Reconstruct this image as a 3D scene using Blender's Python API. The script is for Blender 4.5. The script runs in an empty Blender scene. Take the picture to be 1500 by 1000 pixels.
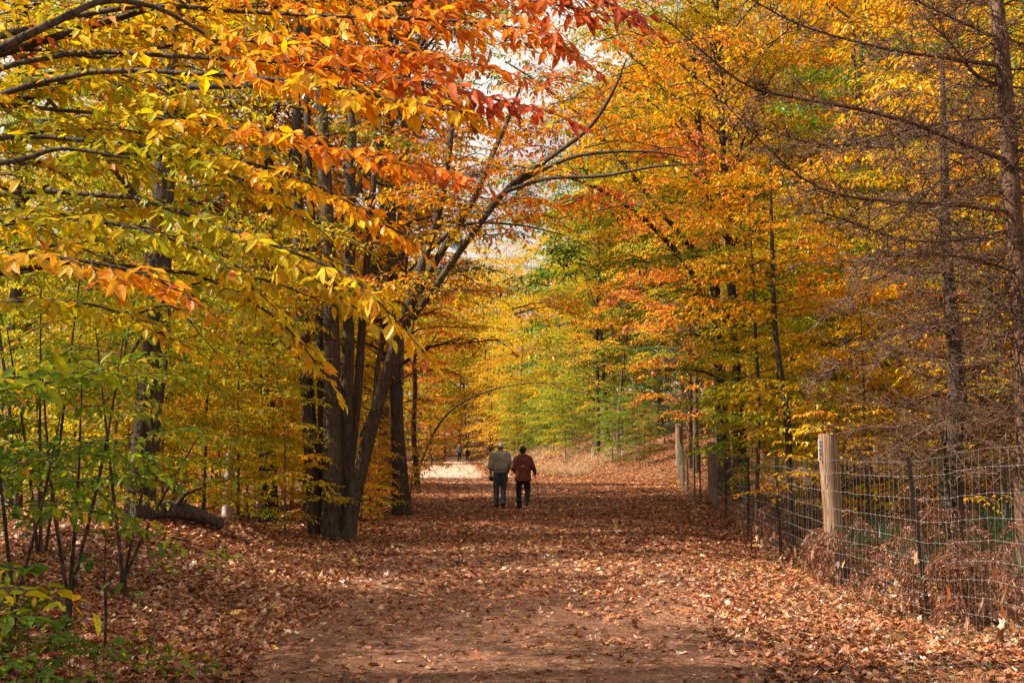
import bpy, math, random
import numpy as np
from mathutils import Vector
random.seed(5)
rng = np.random.default_rng(11)
SC = bpy.context.scene
COL = SC.collection
FPX = 1500 * 40 / 36.0
PITCH = math.atan(153 / FPX)
CZ = 1.65
cp, sp_ = math.cos(PITCH), math.sin(PITCH)

def at(px, py, d):
    u, v = (px - 750) / FPX, (500 - py) / FPX
    fy, fz = cp - v * sp_, sp_ + v * cp
    k = d / fy
    return np.array([u * k, d, CZ + fz * k])

def sm(a, b, x):
    t = np.clip((np.asarray(x, float) - a) / (b - a), 0, 1)
    return t * t * (3 - 2 * t)

FY = [0, 8, 12, 15.3, 19, 23, 30, 33.5, 41, 54, 70]
FX = [4.3, 4.3, 4.3, 4.27, 4.44, 4.75, 5.25, 5.5, 6.3, 7.9, 9.5]
def fence_x(y): return np.interp(y, FY, FX)
EY = [0, 30, 42, 50, 58, 66, 75, 90, 120, 200]
EX = [5.2, 6.2, 6.6, 6.0, 4.6, 2.4, 0.4, -1.4, -3.0, -8]
def bank_x(y): return np.interp(y, EY, EX)
LY = [0, 11, 20.6, 30, 45, 58, 70, 90, 125, 200]
LX = [-2.6, -2.8, -2.8, -3.4, -4.6, -5.6, -6.3, -6.7, -7.4, -13]
def left_x(y): return np.interp(y, LY, LX)

def nz(x, y, s=1.0, o=0.0):
    x = np.asarray(x, float) / s + o; y = np.asarray(y, float) / s + o * 1.7
    return (np.sin(x * 1.3 + 2.1 * np.sin(y * .9)) + np.sin(y * 1.7 + 1.6 * np.sin(x * 1.1 + 1)) + .5 * np.sin(3.1 * x + 2.3 * y + 1.4 * np.sin(2.2 * y))) / 2.5

def hh(x, y):
    x = np.asarray(x, float); y = np.asarray(y, float)
    lx = left_x(y)
    m = .62 * sm(0.0, -2.7, x - lx) * (1 - sm(18.0, 23.0, y)) * sm(3, 8, y)
    low = -.9 * sm(-1.2, -5, x - lx) * sm(21, 29, y) * (1 - sm(60, 90, y))
    r = np.maximum(0, x - bank_x(y))
    S = np.interp(y, [0, 25, 40, 50, 58, 70, 90, 200], [.06, .07, .14, .26, .42, .58, .5, .3])
    hill = S * 9 * (1 - np.exp(-r / 9)) + .25 * S * r * sm(4, 14, r)
    hill = hill * (.35 + .65 * sm(0, 1.8, r))
    far = .04 * np.maximum(0, y - 125) + .12 * sm(-3, -20, x - lx) * 12 * sm(70, 140, y)
    off = sm(.3, 1.6, np.maximum(lx - x, x - fence_x(y) + .6))
    bump = .05 * nz(x, y, 1.1) * off + .015 * nz(x, y, .5, 3) + .1 * nz(x, y, 6, 5) * off
    # slight lip along the bottom of the fence
    lip = -.2 * np.exp(-((x - fence_x(y) - .3) / 1.3) ** 2) * sm(9, 12, y) * (1 - sm(24, 30, y))
    return m + low + hill + far + bump + lip
def H(x, y): return float(hh(x, y))

# ---------------------------------------------------------------- mesh builder
class MB:
    def __init__(s): s.V = []; s.F = []; s.n = 0
    def add(s, V, F, mat=0, t=None, b=None, smooth=False):
        V = np.asarray(V, float).reshape(-1, 3); F = np.asarray(F, np.int64)
        k = len(V)
        t = np.zeros(k) if t is None else np.broadcast_to(np.asarray(t, float), (k,))
        b = np.ones(k) if b is None else np.broadcast_to(np.asarray(b, float), (k,))
        s.V.append((V, t, b)); s.F.append((F + s.n, mat, smooth)); s.n += k
    def mesh(s, name, mats):
        me = bpy.data.meshes.new(name)
        V = np.concatenate([v[0] for v in s.V]); t = np.concatenate([v[1] for v in s.V]); b = np.concatenate([v[2] for v in s.V])
        li = np.concatenate([f[0].ravel() for f in s.F])
        cnt = np.concatenate([np.full(len(f[0]), f[0].shape[1]) for f in s.F])
        mi = np.concatenate([np.full(len(f[0]), f[1]) for f in s.F])
        smo = np.concatenate([np.full(len(f[0]), f[2]) for f in s.F])
        st = np.concatenate([[0], np.cumsum(cnt)[:-1]])
        me.vertices.add(len(V)); me.vertices.foreach_set('co', V.astype(np.float32).ravel())
        me.loops.add(len(li)); me.loops.foreach_set('vertex_index', li.astype(np.int32))
        me.polygons.add(len(cnt)); me.polygons.foreach_set('loop_start', st.astype(np.int32))
        me.polygons.foreach_set('material_index', mi.astype(np.int32))
        me.update(calc_edges=True)
        me.polygons.foreach_set('use_smooth', smo.astype(bool))
        a = me.attributes.new('t', 'FLOAT', 'POINT'); a.data.foreach_set('value', t.astype(np.float32))
        a = me.attributes.new('b', 'FLOAT', 'POINT'); a.data.foreach_set('value', b.astype(np.float32))
        for m in mats: me.materials.append(m)
        me.validate(); return me
    def build(s, name, mats, parent=None):
        o = bpy.data.objects.new(name, s.mesh(name, mats if isinstance(mats, (list, tuple)) else [mats]))
        COL.objects.link(o)
        if parent is not None: o.parent = parent
        return o

def nrm(v):
    return v / np.maximum(1e-9, np.linalg.norm(v, axis=-1, keepdims=True))

def spline(P, n):
    P = np.asarray(P, float); k = len(P)
    if k == 2: return P[0] + (P[1] - P[0]) * np.linspace(0, 1, n)[:, None]
    Q = np.vstack([2 * P[0] - P[1], P, 2 * P[-1] - P[-2]])
    s = np.linspace(0, k - 1 - 1e-9, n); i = s.astype(int); f = (s - i)[:, None]
    a, b, c, d = Q[i], Q[i + 1], Q[i + 2], Q[i + 3]
    return .5 * (2 * b + (c - a) * f + (2 * a - 5 * b + 4 * c - d) * f * f + (3 * b - a - 3 * c + d) * f ** 3)

def tube(mb, P, R, n=6, mat=0, t=None, cap=True, lump=0.0, flare=0.0):
    P = np.asarray(P, float); k = len(P); R = np.broadcast_to(np.asarray(R, float), (k,)).copy()
    T = nrm(np.gradient(P, axis=0))
    ref = np.array([0.31, .95, .02]) if abs(T[0][2]) > .7 else np.array([0, 0, 1.])
    U = nrm(np.cross(T, ref)); W = np.cross(T, U)
    a = np.arange(n) * 2 * np.pi / n
    rr = R[:, None] * np.ones(n)
    if lump: rr = rr * (1 + lump * np.sin(a[None] * 3 + np.arange(k)[:, None] * .35 + P[0, 0] * 7) + lump * .7 * np.sin(a[None] * 5 - np.arange(k)[:, None] * .5))
    V = P[:, None] + rr[..., None] * (np.cos(a)[None, :, None] * U[:, None] + np.sin(a)[None, :, None] * W[:, None])
    i = np.arange(k - 1)[:, None] * n; j = np.arange(n)[None]; j2 = (j + 1) % n
    F = np.stack([i + j, i + j2, i + n + j2, i + n + j], -1).reshape(-1, 4)
    V = V.reshape(-1, 3)
    mb.add(V, F, mat, t, None, True)
    if cap:
        for e, row in ((0, 0), (k - 1, k - 1)):
            c = V[row * n:(row + 1) * n]
            mb.add(np.vstack([c, P[e]]), np.stack([np.arange(n), (np.arange(n) + 1) % n, np.full(n, n)], -1) if e else np.stack([(np.arange(n) + 1) % n, np.arange(n), np.full(n, n)], -1), mat, t)

def sticks(mb, P0, P1, r0, r1, n=3, mat=0):
    P0 = np.asarray(P0, float); P1 = np.asarray(P1, float); k = len(P0)
    if not k: return
    T = nrm(P1 - P0); ref = np.where(np.abs(T[:, 2:3]) > .8, [[1., 0, 0]], [[0, 0, 1.]])
    U = nrm(np.cross(T, ref)); W = np.cross(T, U)
    a = np.arange(n) * 2 * np.pi / n
    D = np.cos(a)[None, :, None] * U[:, None] + np.sin(a)[None, :, None] * W[:, None]
    r0 = np.broadcast_to(r0, (k,))[:, None, None]; r1 = np.broadcast_to(r1, (k,))[:, None, None]
    V = np.concatenate([P0[:, None] + D * r0, P1[:, None] + D * r1], 1)
    j = np.arange(n); j2 = (j + 1) % n
    F = (np.arange(k) * 2 * n)[:, None, None] + np.stack([j, j2, n + j2, n + j], -1)[None]
    mb.add(V.reshape(-1, 3), F.reshape(-1, 4), mat, None, None, True)

def leaves(mb, P, D, N, L, W, t, b, near=False, mat=1, curl=.12):
    k = len(P)
    if not k: return
    curl = rng.normal(curl, .13, (k, 1)) if curl < .3 else curl
    D = nrm(D); S = nrm(np.cross(D, N)); N = np.cross(S, D)
    L = np.broadcast_to(L, (k,))[:, None]; W = np.broadcast_to(W, (k,))[:, None]
    if not near:
        V = np.stack([P, P + D * L * .48 + S * W * .5 + N * W * .12, P + D * L - N * L * curl, P + D * L * .48 - S * W * .5 + N * W * .12], 1)
        F = (np.arange(k) * 4)[:, None] + np.array([0, 1, 2, 3])
        mb.add(V.reshape(-1, 3), F, mat, np.repeat(t, 4), np.repeat(b, 4)); return
    q = lambda s, w, f, c: P + D * L * s + S * W * w + N * (W * f - L * c)
    V = np.stack([q(0, 0, 0, 0), q(.22, .36, .1, 0), q(.5, .5, .14, curl * .3), q(.78, .28, .08, curl * .65), q(1, 0, 0, curl),
                  q(.78, -.28, .08, curl * .65), q(.5, -.5, .14, curl * .3), q(.22, -.36, .1, 0), q(.36, 0, 0, curl * .1), q(.68, 0, 0, curl * .5)], 1)
    B = (np.arange(k) * 10)[:, None, None]
    T3 = B + np.array([[0, 1, 8], [0, 8, 7], [9, 3, 4], [9, 4, 5]]); Q4 = B + np.array([[1, 2, 9, 8], [7, 8, 9, 6]])
    T4 = B + np.array([[2, 3, 9], [9, 5, 6]])
    base = V.reshape(-1, 3); tt = np.repeat(t, 10); bb = np.repeat(b, 10)
    mb.add(base, T3.reshape(-1, 3), mat, tt, bb)
    # faces that reuse the same verts
    n0 = mb.n - len(base)
    mb.F.append((Q4.reshape(-1, 4) + n0, mat, False)); mb.F.append((T4.reshape(-1, 3) + n0, mat, False))

# ---------------------------------------------------------------- tagging
def tag(o, label=None, cat=None, group=None, kind=None):
    if label: o['label'] = label
    if cat: o['category'] = cat
    if group: o['group'] = group
    if kind: o['kind'] = kind
    return o
def empty(name, loc, rz=0.0):
    o = bpy.data.objects.new(name, None); COL.objects.link(o); o.location = loc; o.rotation_euler = (0, 0, rz)
    o.empty_display_size = .2
    return o

# ---------------------------------------------------------------- materials
def newmat(name):
    m = bpy.data.materials.new(name); m.use_nodes = True
    nt = m.node_tree; nt.nodes.clear()
    return m, nt, nt.nodes, nt.links
def nd(ns, typ, **kw):
    n = ns.new(typ)
    for k, v in kw.items():
        if k.startswith('i_'): n.inputs[k[2:].replace('_', ' ')].default_value = v
        else: setattr(n, k, v)
    return n
def ramp(ns, stops, interp='LINEAR'):
    r = ns.new('ShaderNodeValToRGB'); e = r.color_ramp.elements; r.color_ramp.interpolation = interp
    while len(e) < len(stops): e.new(.5)
    for i, (p, c) in enumerate(stops): e[i].position = p; e[i].color = (*c, 1)
    return r
LEAF_STOPS = [(0.0, (.03, .085, .01)), (.16, (.12, .23, .008)), (.30, (.36, .38, .006)), (.42, (.76, .5, .006)), (.54, (.88, .36, .006)),
              (.66, (.66, .17, .014)), (.8, (.5, .09, .02)), (.9, (.36, .045, .02)), (1.0, (.17, .055, .03))]
def leafmat(name, stops=LEAF_STOPS, trans=.5, gloss=.022, useobj=True):
    m, nt, ns, L = newmat(name)
    at_ = nd(ns, 'ShaderNodeAttribute', attribute_name='t'); ab = nd(ns, 'ShaderNodeAttribute', attribute_name='b')
    src = at_.outputs['Fac']
    if useobj:
        oi = ns.new('ShaderNodeObjectInfo'); sep = ns.new('ShaderNodeSeparateColor'); L.new(oi.outputs['Color'], sep.inputs[0])
        ad = nd(ns, 'ShaderNodeMath', operation='ADD'); L.new(src, ad.inputs[0]); L.new(sep.outputs[0], ad.inputs[1])
        su = nd(ns, 'ShaderNodeMath', operation='SUBTRACT'); L.new(ad.outputs[0], su.inputs[0]); su.inputs[1].default_value = .5
        src = su.outputs[0]
    r = ramp(ns, stops); L.new(src, r.inputs[0])
    # blotches and veins inside a leaf
    tc = ns.new('ShaderNodeTexCoord'); nzt = nd(ns, 'ShaderNodeTexNoise'); nzt.inputs['Scale'].default_value = 38; L.new(tc.outputs['Object'], nzt.inputs['Vector'])
    mr = nd(ns, 'ShaderNodeMapRange'); mr.inputs[1].default_value = .3; mr.inputs[2].default_value = .7; mr.inputs[3].default_value = .72; mr.inputs[4].default_value = 1.18
    L.new(nzt.outputs['Fac'], mr.inputs[0])
    mu = nd(ns, 'ShaderNodeMath', operation='MULTIPLY'); L.new(mr.outputs[0], mu.inputs[0]); L.new(ab.outputs['Fac'], mu.inputs[1])
    vm = nd(ns, 'ShaderNodeVectorMath', operation='SCALE'); L.new(r.outputs[0], vm.inputs[0]); L.new(mu.outputs[0], vm.inputs['Scale'])
    sn = nd(ns, 'ShaderNodeTexNoise'); sn.inputs['Scale'].default_value = 75; sn.inputs['Detail'].default_value = 3; L.new(tc.outputs['Object'], sn.inputs['Vector'])
    sr = ramp(ns, [(.64, (0, 0, 0)), (.70, (.85, .85, .85))]); L.new(sn.outputs['Fac'], sr.inputs[0])
    sx = nd(ns, 'ShaderNodeMix', data_type='RGBA'); L.new(sr.outputs[0], sx.inputs[0]); L.new(vm.outputs[0], sx.inputs[6]); sx.inputs[7].default_value = (.14, .05, .015, 1)
    df = ns.new('ShaderNodeBsdfDiffuse'); tr = ns.new('ShaderNodeBsdfTranslucent'); gl = nd(ns, 'ShaderNodeBsdfGlossy'); gl.inputs['Roughness'].default_value = .42
    gl.inputs['Color'].default_value = (.8, .8, .8, 1)
    L.new(sx.outputs[2], df.inputs[0]); L.new(sx.outputs[2], tr.inputs[0])
    m1 = ns.new('ShaderNodeMixShader'); m1.inputs[0].default_value = trans; L.new(df.outputs[0], m1.inputs[1]); L.new(tr.outputs[0], m1.inputs[2])
    m2 = ns.new('ShaderNodeMixShader'); m2.inputs[0].default_value = gloss; L.new(m1.outputs[0], m2.inputs[1]); L.new(gl.outputs[0], m2.inputs[2])
    o = ns.new('ShaderNodeOutputMaterial'); L.new(m2.outputs[0], o.inputs[0])
    return m
def barkmat(name, c0, c1, scale=9, stretch=.22, bump=.6, lichen=None):
    m, nt, ns, L = newmat(name)
    tc = ns.new('ShaderNodeTexCoord'); mp = ns.new('ShaderNodeMapping'); mp.inputs['Scale'].default_value = (1, 1, stretch)
    L.new(tc.outputs['Object'], mp.inputs[0])
    n1 = nd(ns, 'ShaderNodeTexNoise'); n1.inputs['Scale'].default_value = scale * 2.2; n1.inputs['Detail'].default_value = 7; L.new(mp.outputs[0], n1.inputs['Vector'])
    v1 = nd(ns, 'ShaderNodeTexVoronoi', feature='DISTANCE_TO_EDGE'); v1.inputs['Scale'].default_value = scale * 2; L.new(mp.outputs[0], v1.inputs['Vector'])
    r = ramp(ns, [(.25, c0), (.7, c1)]); L.new(n1.outputs['Fac'], r.inputs[0])
    r2 = ramp(ns, [(0, (.35, .35, .35)), (.12, (1, 1, 1))]); L.new(v1.outputs['Distance'], r2.inputs[0])
    mx = nd(ns, 'ShaderNodeMix', data_type='RGBA', blend_type='MULTIPLY'); mx.inputs[0].default_value = .8
    L.new(r.outputs[0], mx.inputs[6]); L.new(r2.outputs[0], mx.inputs[7])
    col = mx.outputs[2]
    if lichen:
        n2 = nd(ns, 'ShaderNodeTexNoise'); n2.inputs['Scale'].default_value = 3.2; n2.inputs['Detail'].default_value = 5; L.new(tc.outputs['Object'], n2.inputs['Vector'])
        r3 = ramp(ns, [(.56, (0, 0, 0)), (.72, (.8, .8, .8))]); L.new(n2.outputs['Fac'], r3.inputs[0])
        mx2 = nd(ns, 'ShaderNodeMix', data_type='RGBA'); L.new(r3.outputs[0], mx2.inputs[0]); L.new(col, mx2.inputs[6]); mx2.inputs[7].default_value = (*lichen, 1)
        col = mx2.outputs[2]
    bs = ns.new('ShaderNodeBsdfPrincipled'); bs.inputs['Roughness'].default_value = .85; bs.inputs['Specular IOR Level'].default_value = .25
    L.new(col, bs.inputs['Base Color'])
    ad = nd(ns, 'ShaderNodeMath', operation='ADD'); L.new(n1.outputs['Fac'], ad.inputs[0]); L.new(r2.outputs[0], ad.inputs[1])
    bp = ns.new('ShaderNodeBump'); bp.inputs['Strength'].default_value = bump; bp.inputs['Distance'].default_value = .02
    L.new(ad.outputs[0], bp.inputs['Height']); L.new(bp.outputs[0], bs.inputs['Normal'])
    o = ns.new('ShaderNodeOutputMaterial'); L.new(bs.outputs[0], o.inputs[0])
    return m
def simple(name, c, rough=.6, metal=0.0, var=.25, scale=20, bump=0.0, spec=.4):
    m, nt, ns, L = newmat(name)
    tc = ns.new('ShaderNodeTexCoord'); n1 = nd(ns, 'ShaderNodeTexNoise'); n1.inputs['Scale'].default_value = scale; n1.inputs['Detail'].default_value = 5
    L.new(tc.outputs['Object'], n1.inputs['Vector'])
    r = ramp(ns, [(.3, tuple(v * (1 - var) for v in c)), (.7, tuple(min(1, v * (1 + var)) for v in c))]); L.new(n1.outputs['Fac'], r.inputs[0])
    bs = ns.new('ShaderNodeBsdfPrincipled'); bs.inputs['Roughness'].default_value = rough; bs.inputs['Metallic'].default_value = metal; bs.inputs['Specular IOR Level'].default_value = spec
    L.new(r.outputs[0], bs.inputs['Base Color'])
    if bump:
        bp = ns.new('ShaderNodeBump'); bp.inputs['Strength'].default_value = bump; bp.inputs['Distance'].default_value = .01; L.new(n1.outputs['Fac'], bp.inputs['Height']); L.new(bp.outputs[0], bs.inputs['Normal'])
    o = ns.new('ShaderNodeOutputMaterial'); L.new(bs.outputs[0], o.inputs[0])
    return m

M_LEAF = leafmat('autumn_leaf')
M_LITTER = leafmat('fallen_leaf', [(0, (.08, .026, .011)), (.3, (.26, .078, .026)), (.55, (.43, .145, .05)), (.75, (.52, .25, .11)), (.88, (.55, .2, .05)), (.95, (.62, .4, .06)), (1, (.66, .48, .32))], trans=.18, gloss=.07, useobj=False)
M_NEEDLE = leafmat('pine_needle', [(0, (.02, .05, .02)), (.5, (.05, .095, .035)), (1, (.16, .14, .05))], trans=.15, gloss=.08, useobj=False)
M_FERN = leafmat('dead_fern', [(0, (.07, .025, .014)), (.6, (.2, .07, .035)), (1, (.34, .15, .07))], trans=.2, gloss=.04, useobj=False)
M_GRASS = leafmat('green_stem', [(0, (.018, .036, .012)), (.6, (.055, .085, .022)), (1, (.22, .2, .06))], trans=.2, gloss=.06, useobj=False)
M_STRAW = leafmat('dry_grass', [(0, (.3, .17, .08)), (.6, (.52, .33, .17)), (1, (.68, .5, .26))], trans=.25, gloss=.05, useobj=False)
B_GREY = barkmat('grey_bark', (.05, .038, .027), (.15, .118, .085), lichen=(.17, .17, .12))
B_BROWN = barkmat('brown_grey_bark', (.032, .022, .014), (.095, .066, .042), lichen=(.1, .095, .05))
B_DARK = barkmat('dark_bark', (.03, .021, .015), (.085, .06, .042), scale=7)
B_RED = barkmat('red_pine_bark', (.09, .042, .026), (.24, .125, .08), scale=6, stretch=.35)
B_PALE = barkmat('pale_bark', (.22, .19, .16), (.52, .48, .42), scale=5, stretch=1.6, bump=.2, lichen=(.12, .1, .08))
B_DEAD = barkmat('dead_conifer_bark', (.055, .028, .017), (.17, .092, .054), scale=12, lichen=(.21, .145, .1))
# ---------------------------------------------------------------- foliage
def spray(mb, C, W, leafL, r0, t0, tv=.06, t1=None, sp=.045, ds=.1, near=False, droop=.5, jit=.2, bare=0.0, wr=.46, s0=.1, twig=True, lmat=1, tip=True, flat=.12):
    """one flat spray: side twigs left and right of the curve C, leaves alternate along them"""
    C = np.asarray(C, float)
    seg = np.linalg.norm(np.diff(C, axis=0), axis=1); Ltot = seg.sum()
    n = max(3, int(Ltot * (1 - s0) / ds)); s = np.linspace(s0, 1, n); u = s * (len(C) - 1); i = np.minimum(u.astype(int), len(C) - 2); f = (u - i)[:, None]
    P = C[i] * (1 - f) + C[i + 1] * f; T = nrm(C[i + 1] - C[i])
    side = np.where(np.arange(n) % 2 == 0, 1., -1.)[:, None]
    up = np.array([[0, 0, 1.]]) + rng.normal(0, .12, (n, 3))
    lat = nrm(np.cross(T, up))
    ln = W * (1 - s) ** .55 * rng.uniform(.6, 1.1, n) * np.minimum(1, .45 + s * 1.6) + .07
    d = nrm(T * rng.uniform(.5, .9, (n, 1)) + lat * side * .85 + rng.normal(0, flat, (n, 3)))
    if tip:
        P = np.vstack([P, C[-1:]]); d = np.vstack([d, T[-1:]]); lat = np.vstack([lat, lat[-1:]]); ln = np.append(ln, W * .5 + .08); s = np.append(s, 1.)
        T = np.vstack([T, T[-1:]]); n += 1
    mn = int(np.ceil(ln.max() / sp)); k = np.arange(1, mn + 1)[None] * sp; ok = k <= ln[:, None]
    x = np.minimum(k, ln[:, None])
    bow = rng.uniform(.05, .32, (n, 1))
    Q = P[:, None] + d[:, None] * x[..., None]; Q[..., 2] -= bow * x ** 2 / max(W, .2)
    e = P + d * ln[:, None]; e[:, 2] -= bow[:, 0] * ln ** 2 / max(W, .2)
    m_ = P + d * ln[:, None] * .5; m_[:, 2] -= bow[:, 0] * ln ** 2 / max(W, .2) * .25
    if twig:
        sticks(mb, P, m_, r0 * .4, r0 * .28, 3, 0); sticks(mb, m_, e, r0 * .28, r0 * .12, 3, 0)
    ok &= rng.random(ok.shape) > bare
    Q = Q[ok]; K = len(Q)
    dd = np.repeat(d, mn, 0).reshape(n, mn, 3)[ok]; l2 = nrm(np.cross(dd, [[0, 0, 1.]]) + 1e-6)
    sd = np.where((np.arange(mn)[None] + np.arange(n)[:, None]) % 2 == 0, 1., -1.); sd = np.broadcast_to(sd, ok.shape)[ok][:, None]
    last = (x >= (ln[:, None] - sp))[ok][:, None]
    dr = rng.normal(droop, .3, (K, 1))
    D = dd * rng.uniform(.4, 1.0, (K, 1)) + l2 * sd * np.where(last, .15, .8) + rng.normal(0, jit, (K, 3)); D[:, 2] -= dr[:, 0]
    N = np.array([[0, 0, 1.]]) + rng.normal(0, .38, (K, 3)); N += .25 * dd
    ss = np.repeat(s, mn).reshape(n, mn)[ok]
    t1 = t0 if t1 is None else t1
    t = t0 + (t1 - t0) * ss + tv * nz(Q[:, 0] * 2 + Q[:, 2], Q[:, 1] * 2 - Q[:, 2], 1.3) + rng.normal(0, tv * .9, K)
    t = np.where(rng.random(K) < .04, t + rng.uniform(.1, .35, K), t)
    L = leafL * np.clip(rng.normal(1, .27, K), .35, 1.6)
    leaves(mb, Q, D, N, L, L * wr * rng.uniform(.65, 1.25, K), t, np.clip(rng.normal(1, .13, K), .55, 1.35), near, lmat)
    return K

def limb(mb, C, r, W, leafL, t0, depth=1, **kw):
    """a limb with side branches, each a spray"""
    C = np.asarray(C, float); n = len(C)
    nlen = np.linalg.norm(np.diff(C, axis=0), axis=1).sum()
    tube(mb, C, np.linspace(r, r * .3, n), 5, 0, cap=False)
    k = max(3, int(nlen / kw.pop('gap', .35)))
    s_in = kw.pop('s_in', .22)
    T = nrm(np.gradient(C, axis=0))
    for q in range(k):
        s = s_in + (1 - s_in) * (q + rng.uniform(-.3, .3)) / k
        s = min(max(s, .02), .98); u = s * (n - 1); i = int(u); f = u - i
        P = C[i] * (1 - f) + C[min(i + 1, n - 1)] * f; t_ = T[i]
        lat = np.cross(t_, [0, 0, 1]); lat /= np.linalg.norm(lat) + 1e-6
        sd = 1 if q % 2 else -1
        d = t_ * rng.uniform(.5, .9) + lat * sd * .85 + np.array([0, 0, rng.uniform(-.1, .25)]); d /= np.linalg.norm(d)
        l = W * (1 - s) ** .5 * rng.uniform(.65, 1.15) + .25
        sag = rng.uniform(.05, .3) * l
        E = P + d * l - np.array([0, 0, sag]); Mid = P + d * l * .5 + np.array([0, 0, sag * .2]) + rng.normal(0, .03 * l, 3)
        B = spline([P, Mid, E], 5)
        tube(mb, B, np.linspace(r * .42, r * .14, 5), 4, 0, cap=False)
        spray(mb, B, l * .42, leafL, r * .3, t0, **kw)
    spray(mb, C[n // 2:], W * .4, leafL, r * .3, t0, **kw)

def trunk_curve(Ht, lean, wig, n=12):
    z = np.linspace(0, 1, n)
    a, b = rng.uniform(0, 6.28, 2)
    x = lean[0] * z ** 1.3 + wig * np.sin(z * 4.5 + a) * z; y = lean[1] * z ** 1.3 + wig * np.sin(z * 3.7 + b) * z
    return np.stack([x, y, z * Ht], 1)

def make_tree(Ht, r0, Lmax, nl, leafL, lo=.12, up=.3, gap=.35, sp=.05, ds=.12, tv=.07, lean=(0, 0), wig=.12, bark=B_GREY, topf=.35, near=False, droop=.5, wr=.46, top_t=.0, dead=0, bushy=.6, zpow=1.0, bare=0.0, stems=1, broad=True):
    tr = MB(); cr = MB()
    for sidx in range(stems):
        ln = (lean[0] + (0 if stems == 1 else rng.uniform(-1.3, 1.3)), lean[1] + (0 if stems == 1 else rng.uniform(-.8, .8)))
        C = trunk_curve(Ht * (1 if sidx == 0 else rng.uniform(.7, .95)), ln, wig)
        z = np.linspace(0, 1, 12)
        R = r0 * (1 if sidx == 0 else .7) * ((1 - z) ** .8 * .92 + .06) * (1 + .5 * np.exp(-z * Ht / .35))
        Cf = spline(C, 30); Rf = np.interp(np.linspace(0, 1, 30), z, R)
        Cf[0, 2] -= .25
        tube(tr, Cf, Rf, 9, 0, lump=.05)
        az = rng.uniform(0, 6.28)
        nn = nl if stems == 1 else nl // stems
        for i in range(nn):
            f = lo + (.97 - lo) * ((i + rng.uniform(-.3, .3)) / nn) ** zpow; f = min(max(f, .05), .98)
            az += 2.4 + rng.uniform(-.5, .5)
            prof = 1.0 if broad else (math.sin(math.pi * min(1, (f - lo) / (1 - lo) * .82 + .18)) ** bushy) * (1 - f) ** topf
            L = Lmax * max(.18, prof) * rng.uniform(.7, 1.15)
            if broad: L = Lmax * rng.uniform(.45, 1.1) * min(1, .55 + (f - lo) * 2.2) * (1 - max(0, f - .72) * 1.6)
            u = f * 11; k = int(u); P = C[k] * (1 - (u - k)) + C[min(k + 1, 11)] * (u - k)
            d = np.array([math.cos(az), math.sin(az), 0])
            upk = up * (1 + 1.2 * f) * rng.uniform(.5, 1.4)
            Q = [P, P + d * L * .35 + np.array([0, 0, L * .35 * upk * 1.2]), P + d * L * .7 + np.array([0, 0, L * .7 * upk * .9]) + rng.normal(0, .05 * L, 3), P + d * L + np.array([0, 0, L * upk * .6 - .04 * L * L * .5])]
            limb(cr, spline(Q, 7), max(.008, R[k] * .32), L * .42, leafL, .5 + top_t * f + rng.normal(0, .035), gap=gap, sp=sp, ds=ds, tv=tv, near=near, droop=droop, wr=wr, bare=bare)
    return (tr.mesh('trunk', [bark]), cr.mesh('crown', [bark, M_LEAF]))

def make_pine(Ht, r0, Lmax, nl, lo=.3, bark=B_RED):
    tr = MB(); cr = MB()
    C = trunk_curve(Ht, (0, 0), .1); Cf = spline(C, 26); zf = np.linspace(0, 1, 26)
    Cf[0, 2] -= .3
    tube(tr, Cf, r0 * ((1 - zf) * .9 + .08) * (1 + .35 * np.exp(-zf * Ht / .4)), 9, 0, lump=.04)
    az = 0
    for i in range(nl):
        f = lo + (.98 - lo) * i / nl; az += 2.4 + rng.uniform(-.3, .3)
        L = Lmax * (1 - f) ** .7 * rng.uniform(.7, 1.1) + .3
        u = f * 11; k = int(u); P = C[k] * (1 - (u - k)) + C[min(k + 1, 11)] * (u - k)
        d = np.array([math.cos(az), math.sin(az), 0])
        B = spline([P, P + d * L * .5 + [0, 0, .05 * L], P + d * L + [0, 0, .12 * L]], 6)
        tube(cr, B, np.linspace(.03, .01, 6), 4, 0, cap=False)
        m = int(L * 26); s = rng.uniform(.25, 1, m); Q = P + d * (s * L)[:, None]; Q[:, 2] += .08 * L * s
        lat = np.array([-d[1], d[0], 0]); off = rng.uniform(-1, 1, m) * L * .38 * (1.1 - s); Q = Q + lat * off[:, None] + d * (np.abs(off) * .4)[:, None]; Q[:, 2] += rng.normal(0, .07, m)
        sticks(cr, Q - (lat * np.sign(off)[:, None] + d * .5) * .18, Q, .006, .004, 3, 0)
        kk = 26; QQ = np.repeat(Q, kk, 0) + rng.normal(0, .035, (m * kk, 3)); D = rng.normal(0, 1, (m * kk, 3)) + (d * .8 + [0, 0, .5])
        leaves(cr, QQ, D, rng.normal(0, 1, (m * kk, 3)), rng.uniform(.09, .16, m * kk), .009, rng.normal(.5, .2, m * kk), rng.uniform(.8, 1.2, m * kk))
    return (tr.mesh('trunk', [bark]), cr.mesh('crown', [bark, M_NEEDLE]))

TREES = []
def put(meshes, x, y, rz, sc, label, group, t=.5, name='beech_tree', cat='tree', z=None, b=1.0, szz=None):
    e = empty(name, (x, y, H(x, y) - .02 if z is None else z), rz)
    e.scale = (sc * rng.uniform(.92, 1.12), sc * rng.uniform(.92, 1.12), sc if szz is None else szz); e.rotation_euler = (rng.normal(0, .035), rng.normal(0, .035), rz)
    tag(e, label, cat, group)
    b = 1.0
    for nm, me in zip(('trunk', 'crown'), meshes):
        o = bpy.data.objects.new(nm, me); COL.objects.link(o); o.parent = e; o.color = (t, b, b, 1)
    TREES.append((x, y)); return e
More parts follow.
